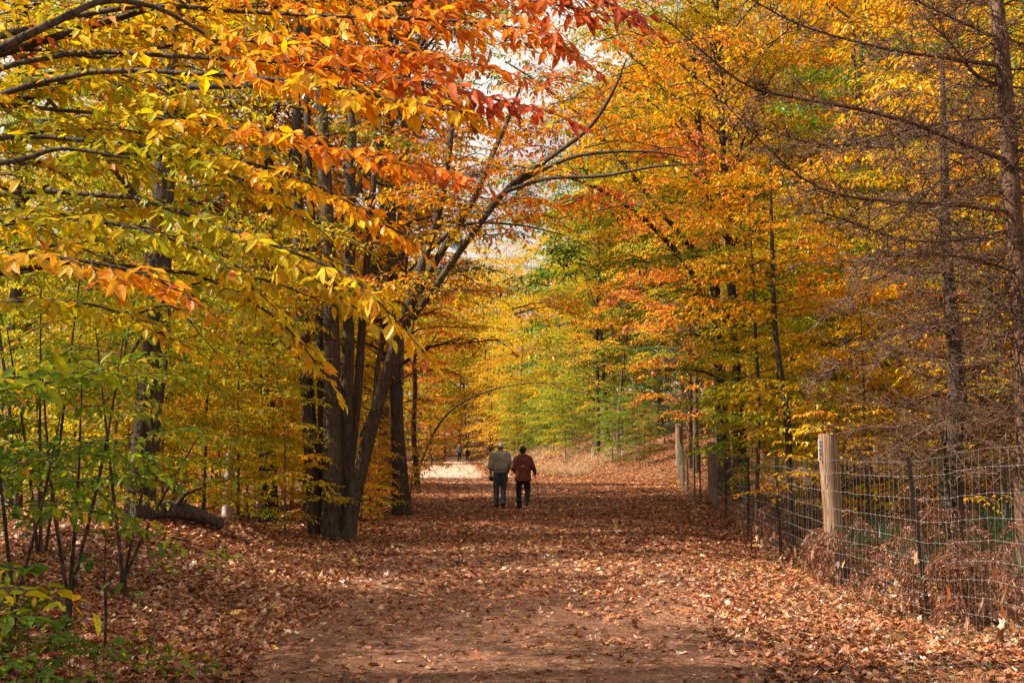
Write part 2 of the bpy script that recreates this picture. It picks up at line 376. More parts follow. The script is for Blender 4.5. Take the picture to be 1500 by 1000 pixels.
# ---------------------------------------------------------------- ground
def groundmat(name, path=False):
    m, nt, ns, L = newmat(name)
    tc = ns.new('ShaderNodeTexCoord')
    n1 = nd(ns, 'ShaderNodeTexNoise'); n1.inputs['Scale'].default_value = .55; n1.inputs['Detail'].default_value = 5
    n2 = nd(ns, 'ShaderNodeTexNoise'); n2.inputs['Scale'].default_value = 26; n2.inputs['Detail'].default_value = 8; n2.inputs['Roughness'].default_value = .7
    n3 = nd(ns, 'ShaderNodeTexNoise'); n3.inputs['Scale'].default_value = 5; n3.inputs['Detail'].default_value = 6
    v = nd(ns, 'ShaderNodeTexVoronoi'); v.inputs['Scale'].default_value = 13; v.inputs['Randomness'].default_value = 1
    for n in (n1, n2, n3, v): L.new(tc.outputs['Object'], n.inputs['Vector'])
    sep = ns.new('ShaderNodeSeparateColor'); L.new(v.outputs['Color'], sep.inputs[0])
    bs = ns.new('ShaderNodeBsdfPrincipled'); bs.inputs['Roughness'].default_value = .95; bs.inputs['Specular IOR Level'].default_value = .15
    bp = ns.new('ShaderNodeBump')
    if path:
        r = ramp(ns, [(.25, (.105, .045, .026)), (.48, (.2, .098, .06)), (.75, (.31, .175, .115))]); L.new(n2.outputs['Fac'], r.inputs[0])
        r1 = ramp(ns, [(.3, (.62, .58, .56)), (.7, (1.15, 1.12, 1.1))]); L.new(n3.outputs['Fac'], r1.inputs[0])
        mx = nd(ns, 'ShaderNodeMix', data_type='RGBA', blend_type='MULTIPLY'); mx.inputs[0].default_value = 1; L.new(r.outputs[0], mx.inputs[6]); L.new(r1.outputs[0], mx.inputs[7])
        v.inputs['Scale'].default_value = 55
        rs = ramp(ns, [(.93, (0, 0, 0)), (.96, (1, 1, 1))]); L.new(sep.outputs[0], rs.inputs[0])
        mx2 = nd(ns, 'ShaderNodeMix', data_type='RGBA'); L.new(rs.outputs[0], mx2.inputs[0]); L.new(mx.outputs[2], mx2.inputs[6]); mx2.inputs[7].default_value = (.34, .22, .16, 1)
        sx = ns.new('ShaderNodeSeparateXYZ'); L.new(tc.outputs['Object'], sx.inputs[0])      # sunlight on the far track, painted in as a paler dirt colour
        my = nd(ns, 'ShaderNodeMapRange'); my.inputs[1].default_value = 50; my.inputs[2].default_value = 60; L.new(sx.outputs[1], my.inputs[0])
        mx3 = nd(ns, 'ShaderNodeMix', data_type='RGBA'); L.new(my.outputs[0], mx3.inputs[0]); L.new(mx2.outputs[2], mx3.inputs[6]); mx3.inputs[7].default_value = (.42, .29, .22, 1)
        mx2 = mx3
        L.new(mx2.outputs[2], bs.inputs['Base Color']); bp.inputs['Strength'].default_value = .9; bp.inputs['Distance'].default_value = .03
        L.new(n2.outputs['Fac'], bp.inputs['Height'])
    else:
        r = ramp(ns, [(0, (.05, .024, .014)), (.35, (.16, .066, .033)), (.65, (.27, .12, .06)), (.9, (.4, .2, .1)), (1, (.5, .3, .13))]); L.new(sep.outputs[0], r.inputs[0])
        r2 = ramp(ns, [(.35, (.45, .42, .4)), (.65, (1, 1, 1))]); L.new(n2.outputs['Fac'], r2.inputs[0])
        mx = nd(ns, 'ShaderNodeMix', data_type='RGBA', blend_type='MULTIPLY'); mx.inputs[0].default_value = .85; L.new(r.outputs[0], mx.inputs[6]); L.new(r2.outputs[0], mx.inputs[7])
        L.new(mx.outputs[2], bs.inputs['Base Color']); bp.inputs['Strength'].default_value = .9; bp.inputs['Distance'].default_value = .04
        ad = nd(ns, 'ShaderNodeMath', operation='ADD'); L.new(sep.outputs[1], ad.inputs[0]); L.new(n2.outputs['Fac'], ad.inputs[1]); L.new(ad.outputs[0], bp.inputs['Height'])
    L.new(bp.outputs[0], bs.inputs['Normal'])
    o = ns.new('ShaderNodeOutputMaterial'); L.new(bs.outputs[0], o.inputs[0])
    return m

def sheet(name, X, Y, dz, mat, kind='structure', fn=None):
    k, n = X.shape
    Z = hh(X, Y) + dz if fn is None else fn(X, Y)
    V = np.stack([X, Y, Z], -1).reshape(-1, 3)
    i = np.arange(k - 1)[:, None] * n + np.arange(n - 1)[None]
    F = np.stack([i, i + 1, i + n + 1, i + n], -1).reshape(-1, 4)
    mb = MB(); mb.add(V, F, 0, None, None, True)
    o = mb.build(name, mat); tag(o, kind=kind); return o
ys = np.concatenate([np.arange(-40, 2, 3), np.arange(2, 30, .22), np.arange(30, 70, .5), np.arange(70, 140, 1.2), np.arange(140, 320, 8), np.arange(320, 1500, 90)])
xp = np.concatenate([np.arange(0, 9, .22), np.arange(9, 30, .7), np.arange(30, 90, 4), np.arange(90, 900, 60)])
xs = np.concatenate([-xp[:0:-1], xp])
X, Y = np.meshgrid(xs, ys)
sheet('ground', X, Y, 0, groundmat('forest_floor'))
def pr_x(y): return np.interp(y, [0, 8, 11, 14, 20, 30, 45, 54, 58, 70, 90, 125, 200], [2.0, 2.0, 2.2, 2.6, 3.0, 3.4, 2.2, .3, -1.0, -1.6, -2.6, -4.6, -10])
def pl_x(y): return left_x(y) + np.interp(y, [0, 12, 20, 40, 60], [.55, .6, .5, .5, .15])
py_ = np.concatenate([np.arange(1, 30, .25), np.arange(30, 135, .7)]); uu = np.linspace(0, 1, 41)
Xp = pl_x(py_)[:, None] + .18 * nz(py_, 0 * py_, .7)[:, None] + (pr_x(py_) - pl_x(py_) + .2 * nz(py_, py_ * 0, .8, 4))[:, None] * uu[None]
Yp = np.repeat(py_[:, None], 41, 1)
def pz(x, y):
    e = np.minimum(uu, 1 - uu)[None] * (pr_x(y) - pl_x(y))
    rut = -.025 * np.exp(-((uu[None] - .3) / .08) ** 2) - .025 * np.exp(-((uu[None] - .72) / .08) ** 2)
    return hh(x, y) + .03 * sm(0, .5, e) - .008 + rut * .6
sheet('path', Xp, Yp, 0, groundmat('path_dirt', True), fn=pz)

# fallen leaves
LOBES = {}
def lobe(kind):
    if kind == 0:   # maple-like
        a = np.radians([-90, -50, -28, 5, 22, 42, 66, 78, 90, 102, 114, 138, 158, 175, 208, 230]); r = np.array([.5, .42, .8, .42, .95, .5, .5, .72, 1.05, .72, .5, .5, .95, .42, .8, .42])
        return np.stack([np.cos(a) * r * .55, np.sin(a) * r * .5 + .1], 1)
    if kind == 1:   # oak-like
        y = np.array([-.5, -.35, -.25, -.12, 0, .12, .25, .38, .5]); x = np.array([.02, .16, .1, .27, .14, .3, .15, .17, 0])
        return np.concatenate([np.stack([x, y], 1), np.stack([-x[1:-1][::-1], y[1:-1][::-1]], 1)])
    y = np.array([-.5, -.25, 0, .25, .5]); x = np.array([0, .2, .27, .17, 0])
    return np.concatenate([np.stack([x, y], 1), np.stack([-x[1:-1][::-1], y[1:-1][::-1]], 1)])
def litter(mb, P, size, kind, t, b, tilt=.35):
    k = len(P); T = lobe(kind); n = len(T)
    az = rng.uniform(0, 6.283, k); c, s = np.cos(az), np.sin(az)
    curl = rng.uniform(-.25, .75, k)[:, None] ; twist = rng.normal(0, .3, k)[:, None]
    x = T[None, :, 0]; y = T[None, :, 1]
    wav = .07 * np.sin(np.arange(n)[None] * 2.4 + rng.uniform(0, 6, (k, 1)))
    z = curl * (x * x * 1.5 + y * y * .7) + twist * x * y * 2 + wav
    tx, ty = rng.normal(0, tilt, (k, 1)), rng.normal(0, tilt, (k, 1))
    z = z + x * tx + y * ty
    xx = x * c[:, None] - y * s[:, None]; yy = x * s[:, None] + y * c[:, None]
    V = np.stack([xx, yy, z], -1) * size[:, None, None] + P[:, None]
    Cn = P[:, None] + 0 * V[:, :1]
    V = np.concatenate([V, Cn], 1)
    j = np.arange(n); F = (np.arange(k) * (n + 1))[:, None, None] + np.stack([j, (j + 1) % n, np.full(n, n)], -1)[None]
    mb.add(V.reshape(-1, 3), F.reshape(-1, 3), 0, np.repeat(t, n + 1), np.repeat(b, n + 1))
def dens(x, y):
    pl, pr = pl_x(y), pr_x(y)
    onp = sm(-.15, .6, x - pl) * sm(-.15, .8, pr - x)
    n = nz(x, y, .9) * .5 + nz(x, y, .35, 2) * .3
    cover = np.interp(y, [6, 10.8, 12.5, 14.5, 17, 50, 55, 59, 95, 130], [.12, .17, .42, .75, .93, .96, .75, .1, .1, .6])
    c = np.clip(cover + .3 * n * (cover > .08), .02, 1)
    return 1 - onp * (1 - c)
mb = MB()
for (x0, x1, y0, y1, d, s0, s1, fine) in ((-7, 8, 6, 14, 430, .04, .105, 1), (-9.5, 10.5, 14, 28, 290, .05, .11, 1), (-14, 16, 28, 62, 110, .07, .13, 0), (-22, 26, 62, 120, 13, .16, .24, 0)):
    N = int((x1 - x0) * (y1 - y0) * d)
    x = rng.uniform(x0, x1, N); y = rng.uniform(y0, y1, N)
    k = (np.abs(x) < .5 * y + 1.2) & (rng.random(N) < dens(x, y)); x, y = x[k], y[k]; N = len(x)
    z = hh(x, y) + rng.uniform(.008, .035, N)
    P = np.stack([x, y, z], 1); size = rng.uniform(s0, s1, N)
    t = np.clip(rng.beta(2.2, 2.4, N) * .95 + .1 * nz(x, y, 1.4, 7), 0, .84); sp = rng.random(N); t = np.where(sp < .035, rng.uniform(.86, .96, N), np.where(sp > .955, 1.0, t))
    b = rng.uniform(.6, 1.2, N) * (1 + .22 * nz(x, y, 1.7, 3)) * (1 + .12 * nz(x, y, .45, 8))
    if fine:
        for kd in (0, 1, 2):
            m = (np.arange(N) % 3) == kd; litter(mb, P[m], size[m] * (1.15 if kd == 1 else 1), kd, t[m], b[m])
    else:
        litter(mb, P, size, 2, t, b, .3) if y0 < 60 else leaves(mb, P, rng.normal(0, 1, (N, 3)) * [1, 1, .15], rng.normal(0, .3, (N, 3)) + [0, 0, 1], size, size * .7, t, b, mat=0)
N = 420; y = 7 + 24 * rng.random(N); x = fence_x(y) - .135 + rng.normal(0, .02, N); sz = rng.uniform(.05, .09, N)     # leaves caught in the mesh
litter(mb, np.stack([x, y, hh(x, y) + .05 + rng.exponential(.14, N)], 1), sz, 0, rng.uniform(.1, .8, N), rng.uniform(.6, 1.1, N), 1.5)
N = 26000; x = rng.uniform(-3.2, 3.6, N); y = 6.5 + 10.5 * rng.random(N)     # trodden crumbs of leaf on the worn strip
k = nz(x, y, .6, 1) + rng.normal(0, .5, N) > -.3; x, y = x[k], y[k]; N = len(x); sz = rng.uniform(.008, .03, N)
leaves(mb, np.stack([x, y, hh(x, y) + rng.uniform(.022, .03, N)], 1), rng.normal(0, 1, (N, 3)) * [1, 1, .12], rng.normal(0, .25, (N, 3)) + [0, 0, 1], sz, sz * rng.uniform(.4, 1, N), np.clip(rng.beta(2, 2, N), 0, .84), rng.uniform(.6, 1.2, N), mat=0)
tag(mb.build('fallen_leaves', M_LITTER), 'brown and orange fallen leaves covering the path and forest floor', 'fallen leaves', kind='stuff')

# ---------------------------------------------------------------- fence
M_POST = barkmat('wooden_post', (.14, .078, .046), (.36, .225, .145), scale=15, stretch=.05, bump=.7, lichen=(.25, .18, .125))
M_ENDG = simple('post_end_grain', (.5, .36, .25), .8, scale=40)
M_STEEL = simple('brown_steel_post', (.03, .02, .018), .5, .3)
M_WIRE = simple('galvanised_wire', (.25, .25, .24), .55, .45, var=.12)
M_WIRE2 = simple('weathered_wire', (.16, .18, .14), .6, .3)
M_TAGW = simple('sign_white', (.7, .68, .62), .5, var=.08)
M_INK = simple('sign_ink', (.03, .03, .03), .6, var=.1)
fence = empty('wire_fence', (fence_x(15.3), 15.3, H(fence_x(15.3), 15.3)))
tag(fence, 'woven wire fence with round wooden posts and dark steel stakes right of the path', 'fence')
FO = np.array(fence.location)
def fpt(y, z): return np.array([fence_x(y), y, H(fence_x(y), y) + z])
posts = []
for (px, y, htp, r, ln) in ((1215, 15.3, 2.0, .125, (-.09, 0)), (1043, 30, 1.74, .12, (-.03, 0)), (993, 54, 1.92, .17, (0.02, 0)), (0, 7.0, 1.9, .12, (0, 0))):
    if px == 0: continue
    p = fpt(y, 0); 
    m = MB(); n = 14; zz = np.linspace(-.4, htp, n)
    C = np.stack([p[0] + ln[0] * zz / htp - ln[0] * .5, p[1] + 0 * zz, p[2] + zz], 1) - FO
    R = np.full(n, r) * (1 + .04 * np.sin(np.arange(n) * 1.1 + px)); 
    C = np.vstack([C, C[-1:] + [0, 0, .012]]); R = np.append(R, r * .93)
    tube(m, C, R, 20, 0, cap=True, lump=.018)
    m.F[-1] = (m.F[-1][0], 1, False)
    po = m.build('wooden_post', [M_POST, M_ENDG], fence); posts.append((po, C[-1]))
# sign tag on the nearest post (left face), four characters in a column
po, top = posts[0]
m = MB()
def bx(mb, c, sx, sy, sz, mat=0):
    v = np.array([[i, j, k] for i in (-1, 1) for j in (-1, 1) for k in (-1, 1)], float) * [sx / 2, sy / 2, sz / 2] + c
    mb.add(v, [[0, 1, 3, 2], [4, 6, 7, 5], [0, 4, 5, 1], [2, 3, 7, 6], [0, 2, 6, 4], [1, 5, 7, 3]], mat)
tc_ = top + np.array([-.118, -.075, -.215])
bx(m, tc_, .05, .014, .29)
sg = m.build('sign_plate', M_TAGW, po)
m = MB()
G = {'T': ["111", "010", "010", "010", "010"], '7': ["111", "001", "001", "010", "010"], 'E': ["111", "100", "110", "100", "111"], 'R': ["111", "101", "110", "101", "101"], 'L': ["100", "100", "100", "100", "111"]}
for q, ch in enumerate('T7ERL'):
    for rr_, row in enumerate(G[ch]):
        for cc_, v in enumerate(row):
            if v == '1': bx(m, tc_ + [-.0095 + .0098 * cc_, -.0085, .118 - q * .053 - rr_ * .008], .0094, .004, .0078)
m.build('lettering', M_INK, po)
for (y, htp, ln) in ((11.9, 1.72, -.17), (19, 1.68, -.05), (23.2, 1.62, .03), (27, 1.6, 0), (33.5, 1.6, 0), (36.5, 1.6, 0), (41, 1.65, -.03), (46.5, 1.6, 0), (9.0, 1.7, 0)):
    if y < 9.5: continue
    p = fpt(y, 0) - FO; m = MB()
    A = np.array([ln / htp, 0, 1.]); 
    for (dx, dy, sx, sy) in ((0, -.012, .045, .006), (0, .008, .008, .036)):
        c0 = p + [dx - ln * .2, dy + .02, -.4]; 
        v = []
        for zz in (0, htp + .4):
            for (i, j) in ((-1, -1), (1, -1), (1, 1), (-1, 1)): v.append(c0 + A * zz + [i * sx / 2, j * sy / 2, 0])
        m.add(v, [[0, 3, 2, 1], [4, 5, 6, 7], [0, 1, 5, 4], [1, 2, 6, 5], [2, 3, 7, 6], [3, 0, 4, 7]], 0)
    for zz in np.arange(.5, htp + .35, .055): bx(m, p + [-ln * .2, .002, -.4] + A * zz, .02, .012, .018)
    m.build('steel_stake', M_STEEL, fence)
yy = np.concatenate([np.arange(6.5, 54, .32)])
ZW = [.04, .19, .34, .5, .67, .85, 1.05, 1.27, 1.5, 1.66]
m = MB(); wf = -.055
sag = lambda y, z: .009 * np.sin(y * 1.9 + z * 3) * (1 if z > .3 else .5) + .02 * np.sin(y * .7)
for z in ZW:
    P = np.array([fpt(y, z) + [-.135 if True else 0, 0, sag(y, z) + .008 * math.sin(y * 9)] for y in yy]) - FO
    tube(m, P, .0015 if z < 1.6 else .0012, 4, 0, cap=False)
vy = np.arange(6.5, 54, .162)
P0 = np.array([fpt(y, ZW[0]) + [-.135, 0, sag(y, .04)] for y in vy]) - FO; P1 = np.array([fpt(y, ZW[-1 - (i % 9 == 4)]) + [-.135 + .01 * math.sin(y * 5), 0, sag(y, 1.6)] for i, y in enumerate(vy)]) - FO
Pm = (P0 + P1) / 2 + rng.normal(0, .008, P0.shape)
sticks(m, P0, Pm, .0019, .0019, 3, 1); sticks(m, Pm, P1, .0019, .0019, 3, 1)
for z in ZW[:-1]:
    K = np.array([fpt(y, z) + [-.135, 0, sag(y, z)] for y in vy if y < 32]) - FO
    sticks(m, K - [.002, .004, .006], K + [-.002, .004, .006], .0024, .0024, 4)
m.build('wire_mesh', [M_WIRE, M_WIRE2], fence)
# galvanised gate rail behind the far corner post
p3 = fpt(54, 1.62) - FO; m = MB()
tube(m, [p3 + [.1, .05, 0], p3 + [2.5, .8, .18], p3 + [5, 1.4, .3]], .035, 8)
m.build('top_rail', M_WIRE, fence)
# ---------------------------------------------------------------- tree kinds (shared meshes)
U = [make_tree(7.5, .04, 2.5, 34, .1, lo=.07, up=.16, wig=.2, gap=.24, sp=.045, ds=.085),
     make_tree(9.5, .05, 2.8, 38, .1, lo=.08, up=.2, wig=.25, gap=.26, sp=.048, ds=.09, lean=(.7, .3)),
     make_tree(5.5, .032, 2.1, 28, .095, lo=.06, up=.14, wig=.18, gap=.22, sp=.044, ds=.08, lean=(-.3, .2)),
     make_tree(12, .065, 3.2, 46, .105, lo=.1, up=.25, wig=.3, gap=.28, sp=.052, ds=.1, bark=B_DARK, lean=(-.8, .4)),
     make_tree(3.4, .02, 1.3, 18, .085, lo=.08, up=.3, wig=.15, gap=.2, sp=.045, ds=.08)]
T = [make_tree(24, .16, 5.0, 70, .17, lo=.12, up=.4, wig=.35, gap=.42, sp=.085, ds=.14, tv=.08, top_t=.1, bark=B_GREY),
     make_tree(27, .19, 5.4, 74, .18, lo=.14, up=.5, wig=.4, gap=.45, sp=.09, ds=.15, tv=.08, bark=B_DARK),
     make_tree(20, .12, 4.6, 62, .16, lo=.1, up=.35, wig=.5, gap=.4, sp=.08, ds=.13, tv=.1, top_t=.12, bark=B_GREY, lean=(1.6, .5)),
     make_tree(26, .15, 4.6, 70, .17, lo=.14, up=.45, wig=.3, gap=.42, sp=.085, ds=.14, tv=.08, bark=B_PALE)]
FAR = [make_tree(28, .18, 7, 62, .36, lo=.05, up=.35, wig=.4, gap=.6, sp=.17, ds=.25, tv=.08, bark=B_GREY),
       make_tree(24, .15, 6.5, 58, .34, lo=.03, up=.28, wig=.5, gap=.6, sp=.17, ds=.25, tv=.1, bark=B_DARK)]
for q in U + T + FAR: print('crown polys', len(q[1].polygons))
PN = [make_pine(20, .2, 2.6, 40, lo=.3), make_pine(15, .15, 2.2, 44, lo=.12)]
def free(x, y, d):
    return all((x - a) ** 2 + (y - b) ** 2 > d * d for a, b in TREES)
def pos(px, d): p = at(px, 653, d); return p[0], d

# painter: hue shift by where a tree stands
def hue(x, y):
    q = x / y
    base = float(np.interp(q, [-.5, -.33, -.2, -.1, -.03, .03, .1, .2, .3, .5], [.35, .39, .39, .36, .3, .21, .15, .18, .27, .36]))
    return base + rng.normal(0, .07)

def named_tree(stems, label, cat='tree', name='tree', bark=B_GREY, sprays=(), lump=.06, group=None, n=26, partname='trunk', leaf=None):
    """stems: list of (points [(px,py,depth)], radii)"""
    b = at(*stems[0][0][0]); e = empty(name, (b[0], b[1], H(b[0], b[1]) - .02)); O = np.array(e.location)
    tag(e, label, cat, group)
    for k, (pts, R) in enumerate(stems):
        P = np.array([at(*q) for q in pts]); C = spline(P, n) - O
        if k == 0 or len(stems) > 1 and pts[0][1] > 740:
            C[0, 2] = min(C[0, 2], -.25)
        m = MB(); tube(m, C, np.interp(np.linspace(0, 1, n), np.linspace(0, 1, len(R)), R), 12 if R[0] > .06 else 6, 0, lump=lump)
        m.build(partname if k == 0 or R[0] > .09 else 'limb', bark, e)
    TREES.append((b[0], b[1]))
    return e, O

def px_spray(mb, O, pts, W, t0, t1, r=.012, leafL=.085, near=True, sp=.042, ds=.075, droop=.55, bare=.04, tv=.05, **kw):
    C = spline(np.array([at(*p) for p in pts]), 12) - O
    tube(mb, C, np.linspace(r, r * .3, 12), 5, 0, cap=False)
    spray(mb, C, W, leafL, r * .8, t0, tv=tv, t1=t1, sp=sp, ds=ds, near=near, droop=droop, bare=bare, s0=.04, **kw)

def px_limb(mb, O, pts, W, leafL, t, r=.02, gap=.24, sp=.06, ds=.1, **kw):
    limb(mb, spline(np.array([at(*p) for p in pts]), 8) - O, r, W, leafL, t, gap=gap, sp=sp, ds=ds, s_in=.05, **kw)

# --- big dark forked trunk on the left bank
D0 = 17
e, O = named_tree([([(207, 785, D0), (206, 740, D0), (216, 600, D0), (230, 480, D0), (236, 350, D0), (243, 230, D0), (250, 95, D0), (268, -60, D0 + .5)], [.30, .22, .2, .185, .17, .165, .15, .11]),
                   ([(249, 110, D0), (232, 40, D0 + .2), (214, -80, D0 + .3)], [.11, .09, .07]),
                   ([(232, 370, D0), (300, 310, D0 - .5), (350, 270, D0 - .8), (400, 225, D0 - 1.2)], [.06, .05, .04, .02]),
                   ([(262, 128, D0), (330, 126, D0 - .5), (420, 124, D0 - 1)], [.055, .05, .03]),
                   ([(235, 330, D0), (160, 240, D0 - .6), (70, 145, D0 - 1)], [.06, .05, .03]),
                   ([(226, 470, D0), (190, 520, D0 - .5), (150, 600, D0 - .8)], [.03, .025, .01])],
                  'thick dark forked trunk on the leafy bank beside the fallen log', name='forked_tree', bark=B_DARK)
cr = MB()
for k in range(38):
    px = rng.uniform(30, 470); py = rng.uniform(-40, 420); d = D0 + rng.uniform(-.6, 3)
    dx = rng.choice([-1, 1]) * rng.uniform(90, 170)
    px_limb(cr, O, [(px, py, d), (px + dx * .5, py - 8, d - .3), (px + dx, py + rng.uniform(0, 30), d - .6)], .9, .1, .32 + rng.normal(0, .04))
o = cr.build('crown', [B_DARK, M_LEAF], e)

# --- multi-stemmed tree leaning over the path
D1 = 20.3
e, O = named_tree([([(492, 800, D1), (488, 760, D1), (486, 600, D1), (484, 450, D1), (476, 250, D1 + .2), (464, 0, D1 + .4), (460, -90, D1 + .4)], [.3, .2, .16, .14, .12, .09, .07]),
                   ([(466, 800, D1 + .3), (462, 760, D1 + .3), (452, 600, D1 + .4), (440, 420, D1 + .6), (434, 200, D1 + .8), (440, -60, D1 + 1)], [.19, .145, .125, .115, .095, .07]),
                   ([(500, 800, D1 + .2), (505, 700, D1 + .2), (508, 560, D1 + .3), (512, 400, D1 + .4), (514, 250, D1 + .5), (517, 120, D1 + .6), (512, -60, D1 + .6)], [.17, .12, .11, .105, .095, .075, .05]),
                   ([(506, 800, D1 - .1), (516, 740, D1 - .1), (545, 620, D1 - .2), (575, 520, D1 - .4), (604, 430, D1 - .6), (640, 320, D1 - .6), (658, 220, D1 - .5), (664, 150, D1 - .4)], [.19, .135, .115, .1, .085, .07, .055, .03]),
                   ([(584, 492, D1 - .4), (630, 430, D1 - .7), (690, 345, D1 - 1), (745, 275, D1 - 1.4), (800, 235, D1 - 1.8), (860, 190, D1 - 2.2), (895, 140, D1 - 2.5), (918, 86, D1 - 2.6)], [.07, .06, .055, .05, .042, .034, .024, .012]),
                   ([(600, 452, D1 - .5), (640, 380, D1 - .4), (690, 300, D1 - .2), (722, 225, D1), (742, 180, D1 + .2), (765, 120, D1 + .4)], [.07, .065, .055, .05, .04, .02]),
                   ([(742, 278, D1 - 1.4), (800, 246, D1 - 1.6), (860, 226, D1 - 1.8), (950, 222, D1 - 2), (1010, 232, D1 - 2)], [.04, .035, .03, .02, .01]),
                   ([(742, 280, D1 - 1.4), (800, 262, D1 - 1.9), (880, 258, D1 - 2.2), (960, 244, D1 - 2.6), (1030, 240, D1 - 2.8)], [.04, .032, .028, .02, .01]),
                   ([(515, 460, D1), (560, 400, D1 + .5), (620, 350, D1 + 1), (700, 300, D1 + 1.4)], [.06, .05, .035, .015]),
                   ([(622, 372, D1 - .6), (680, 330, D1 + .5), (760, 330, D1 + 1), (830, 345, D1 + 1)], [.04, .03, .02, .01]),
                   ([(512, 300, D1 + .4), (560, 210, D1 + .6), (600, 130, D1 + .8), (640, 60, D1 + 1)], [.06, .05, .035, .02]),
                   ([(480, 790, D1 + .4), (474, 640, D1 + .4), (466, 450, D1 + .5), (452, 250, D1 + .6), (448, -40, D1 + .8)], [.12, .09, .08, .07, .05]),
                   ([(498, 790, D1 + .5), (520, 620, D1 + .6), (532, 450, D1 + .8), (545, 300, D1 + .9), (556, 150, D1 + 1), (575, 20, D1 + 1)], [.1, .08, .07, .06, .05, .03]),
                   ([(530, 640, D1), (548, 590, D1 + .2), (556, 520, D1 + .4), (590, 420, D1 + .6), (600, 330, D1 + .8)], [.055, .05, .045, .035, .02])],
                  'cluster of grey stems rising from one base and arching over the path', name='multi_stemmed_tree', bark=B_BROWN)
cr = MB()
for k in range(98):
    if k < 48: px, py, t0 = rng.uniform(480, 760), rng.uniform(180, 470), rng.uniform(.4, .68)
    else: px, py, t0 = rng.uniform(700, 1000), rng.uniform(60, 330), rng.uniform(.34, .74)
    if 690 < px < 800 and 130 < py < 290 and rng.random() < .6: continue
    if 630 < px < 710 and 330 < py < 400: continue
    d = D1 + rng.uniform(-2, 1.5); dx = rng.choice([-1, 1, 1]) * rng.uniform(60, 120)
    px_limb(cr, O, [(px, py, d), (px + dx * .5, py - 10, d + .2), (px + dx, py + rng.uniform(-10, 20), d + .5)], .8, .105, t0, r=.014)
cr.build('crown', [B_GREY, M_LEAF], e)

# --- beech whose boughs hang into the view from the left
e = empty('overhanging_beech', (-6.4, 7.6, H(-6.4, 7.6) - .05)); O = np.array(e.location)
tag(e, 'near beech with yellow, orange and red sprays of leaves drooping across the upper left', 'tree')
m = MB(); C = spline([[0, 0, -.3], [.05, 0, 2], [-.1, .1, 5], [.1, 0, 9]], 20); tube(m, C, np.linspace(.24, .09, 20), 14, 0, lump=.04); m.build('trunk', B_GREY, e)
SP = [ # points, width, t0, t1
 ([(150, 85, 7.6), (290, 62, 7.2), (420, 62, 6.9), (560, 72, 6.7), (700, 95, 6.6)], .5, .45, .66),
 ([(400, 20, 7.2), (520, 25, 7.0), (650, 30, 6.9), (780, 45, 6.8), (830, 70, 6.7)], .5, .47, .76),
 ([(600, 0, 7.2), (700, -5, 7.1), (800, 5, 7), (880, 20, 7)], .36, .66, .84),
 ([(760, -30, 7.3), (840, -10, 7.2), (900, 8, 7.1), (935, 28, 7.0)], .26, .8, .9),
 ([(300, 85, 7.0), (420, 92, 6.8), (560, 110, 6.6), (680, 135, 6.5), (790, 160, 6.4)], .45, .47, .86),
 ([(340, 110, 6.7), (470, 125, 6.5), (600, 150, 6.4), (680, 165, 6.4)], .4, .5, .44),
 ([(130, 165, 7.2), (260, 178, 6.9), (400, 195, 6.6), (540, 228, 6.4), (665, 258, 6.3)], .4, .37, .68),
 ([(180, 210, 7.0), (300, 225, 6.8), (420, 255, 6.6), (520, 300, 6.5), (590, 345, 6.4)], .38, .37, .5),
 ([(200, 290, 6.8), (320, 330, 6.6), (430, 370, 6.4), (520, 410, 6.2), (590, 480, 6.1)], .42, .34, .43),
 ([(-60, 375, 5.8), (40, 375, 5.7), (140, 385, 5.6), (220, 405, 5.6), (270, 432, 5.6)], .34, .44, .6),
 ([(-80, 330, 6.6), (50, 320, 6.5), (180, 330, 6.4), (300, 370, 6.4), (380, 430, 6.4)], .45, .34, .4),
 ([(40, 240, 7.2), (180, 225, 7.0), (320, 250, 6.8), (430, 310, 6.7)], .5, .31, .38),
 ([(-40, 150, 7.5), (100, 120, 7.3), (230, 140, 7.1), (350, 180, 7)], .5, .33, .42),
 ([(-60, 60, 7.6), (60, 40, 7.5), (180, 50, 7.4), (300, 30, 7.2)], .5, .36, .44),
 ([(120, -20, 7.8), (240, -5, 7.6), (360, 10, 7.4), (480, 0, 7.3)], .5, .38, .5),
 ([(-70, 460, 6.9), (40, 440, 6.8), (150, 450, 6.7), (260, 500, 6.7)], .42, .28, .36),
 ([(60, 330, 8.0), (200, 300, 7.8), (330, 330, 7.6), (450, 400, 7.5), (520, 450, 7.5)], .5, .3, .38),
 ([(-40, 210, 8), (100, 190, 7.9), (240, 200, 7.8), (380, 260, 7.7)], .5, .3, .36),
 ([(280, 400, 7.4), (350, 430, 7.3), (420, 480, 7.2), (470, 540, 7.2)], .36, .34, .4)]
cr = MB()
for pts, W, a, b in SP:
    px_spray(cr, O, pts, W, a + .015, b + .01, r=.014, sp=.034, ds=.045, leafL=.09)
    P0 = at(*pts[0]) - O; hz = max(1.0, P0[2] - .5 - .1 * abs(P0[0]))
    Q = spline([[0, 0, hz], [P0[0] * .35, P0[1] * .3, hz + .5], P0 * [.75, .75, 1] + [0, 0, .05], P0], 12)
    tube(cr, Q, np.linspace(.028, .013, 12), 6, 0, cap=False)
    spray(cr, Q, .45, .088, .01, a - .04, tv=.05, sp=.05, ds=.14, near=False, s0=.35)
for k in range(46):
    px = rng.uniform(-60, 330); py = rng.uniform(-20, 470); d = rng.uniform(7.2, 10.5); dx = rng.uniform(90, 200)
    t = .335 + .06 * (py < 120) + rng.normal(0, .035)
    px_spray(cr, O, [(px, py, d), (px + dx * .5, py - 10, d - .2), (px + dx, py + rng.uniform(5, 50), d - .4)], .4, t, t + .05, r=.01, near=d < 8.5, sp=.05, ds=.09)
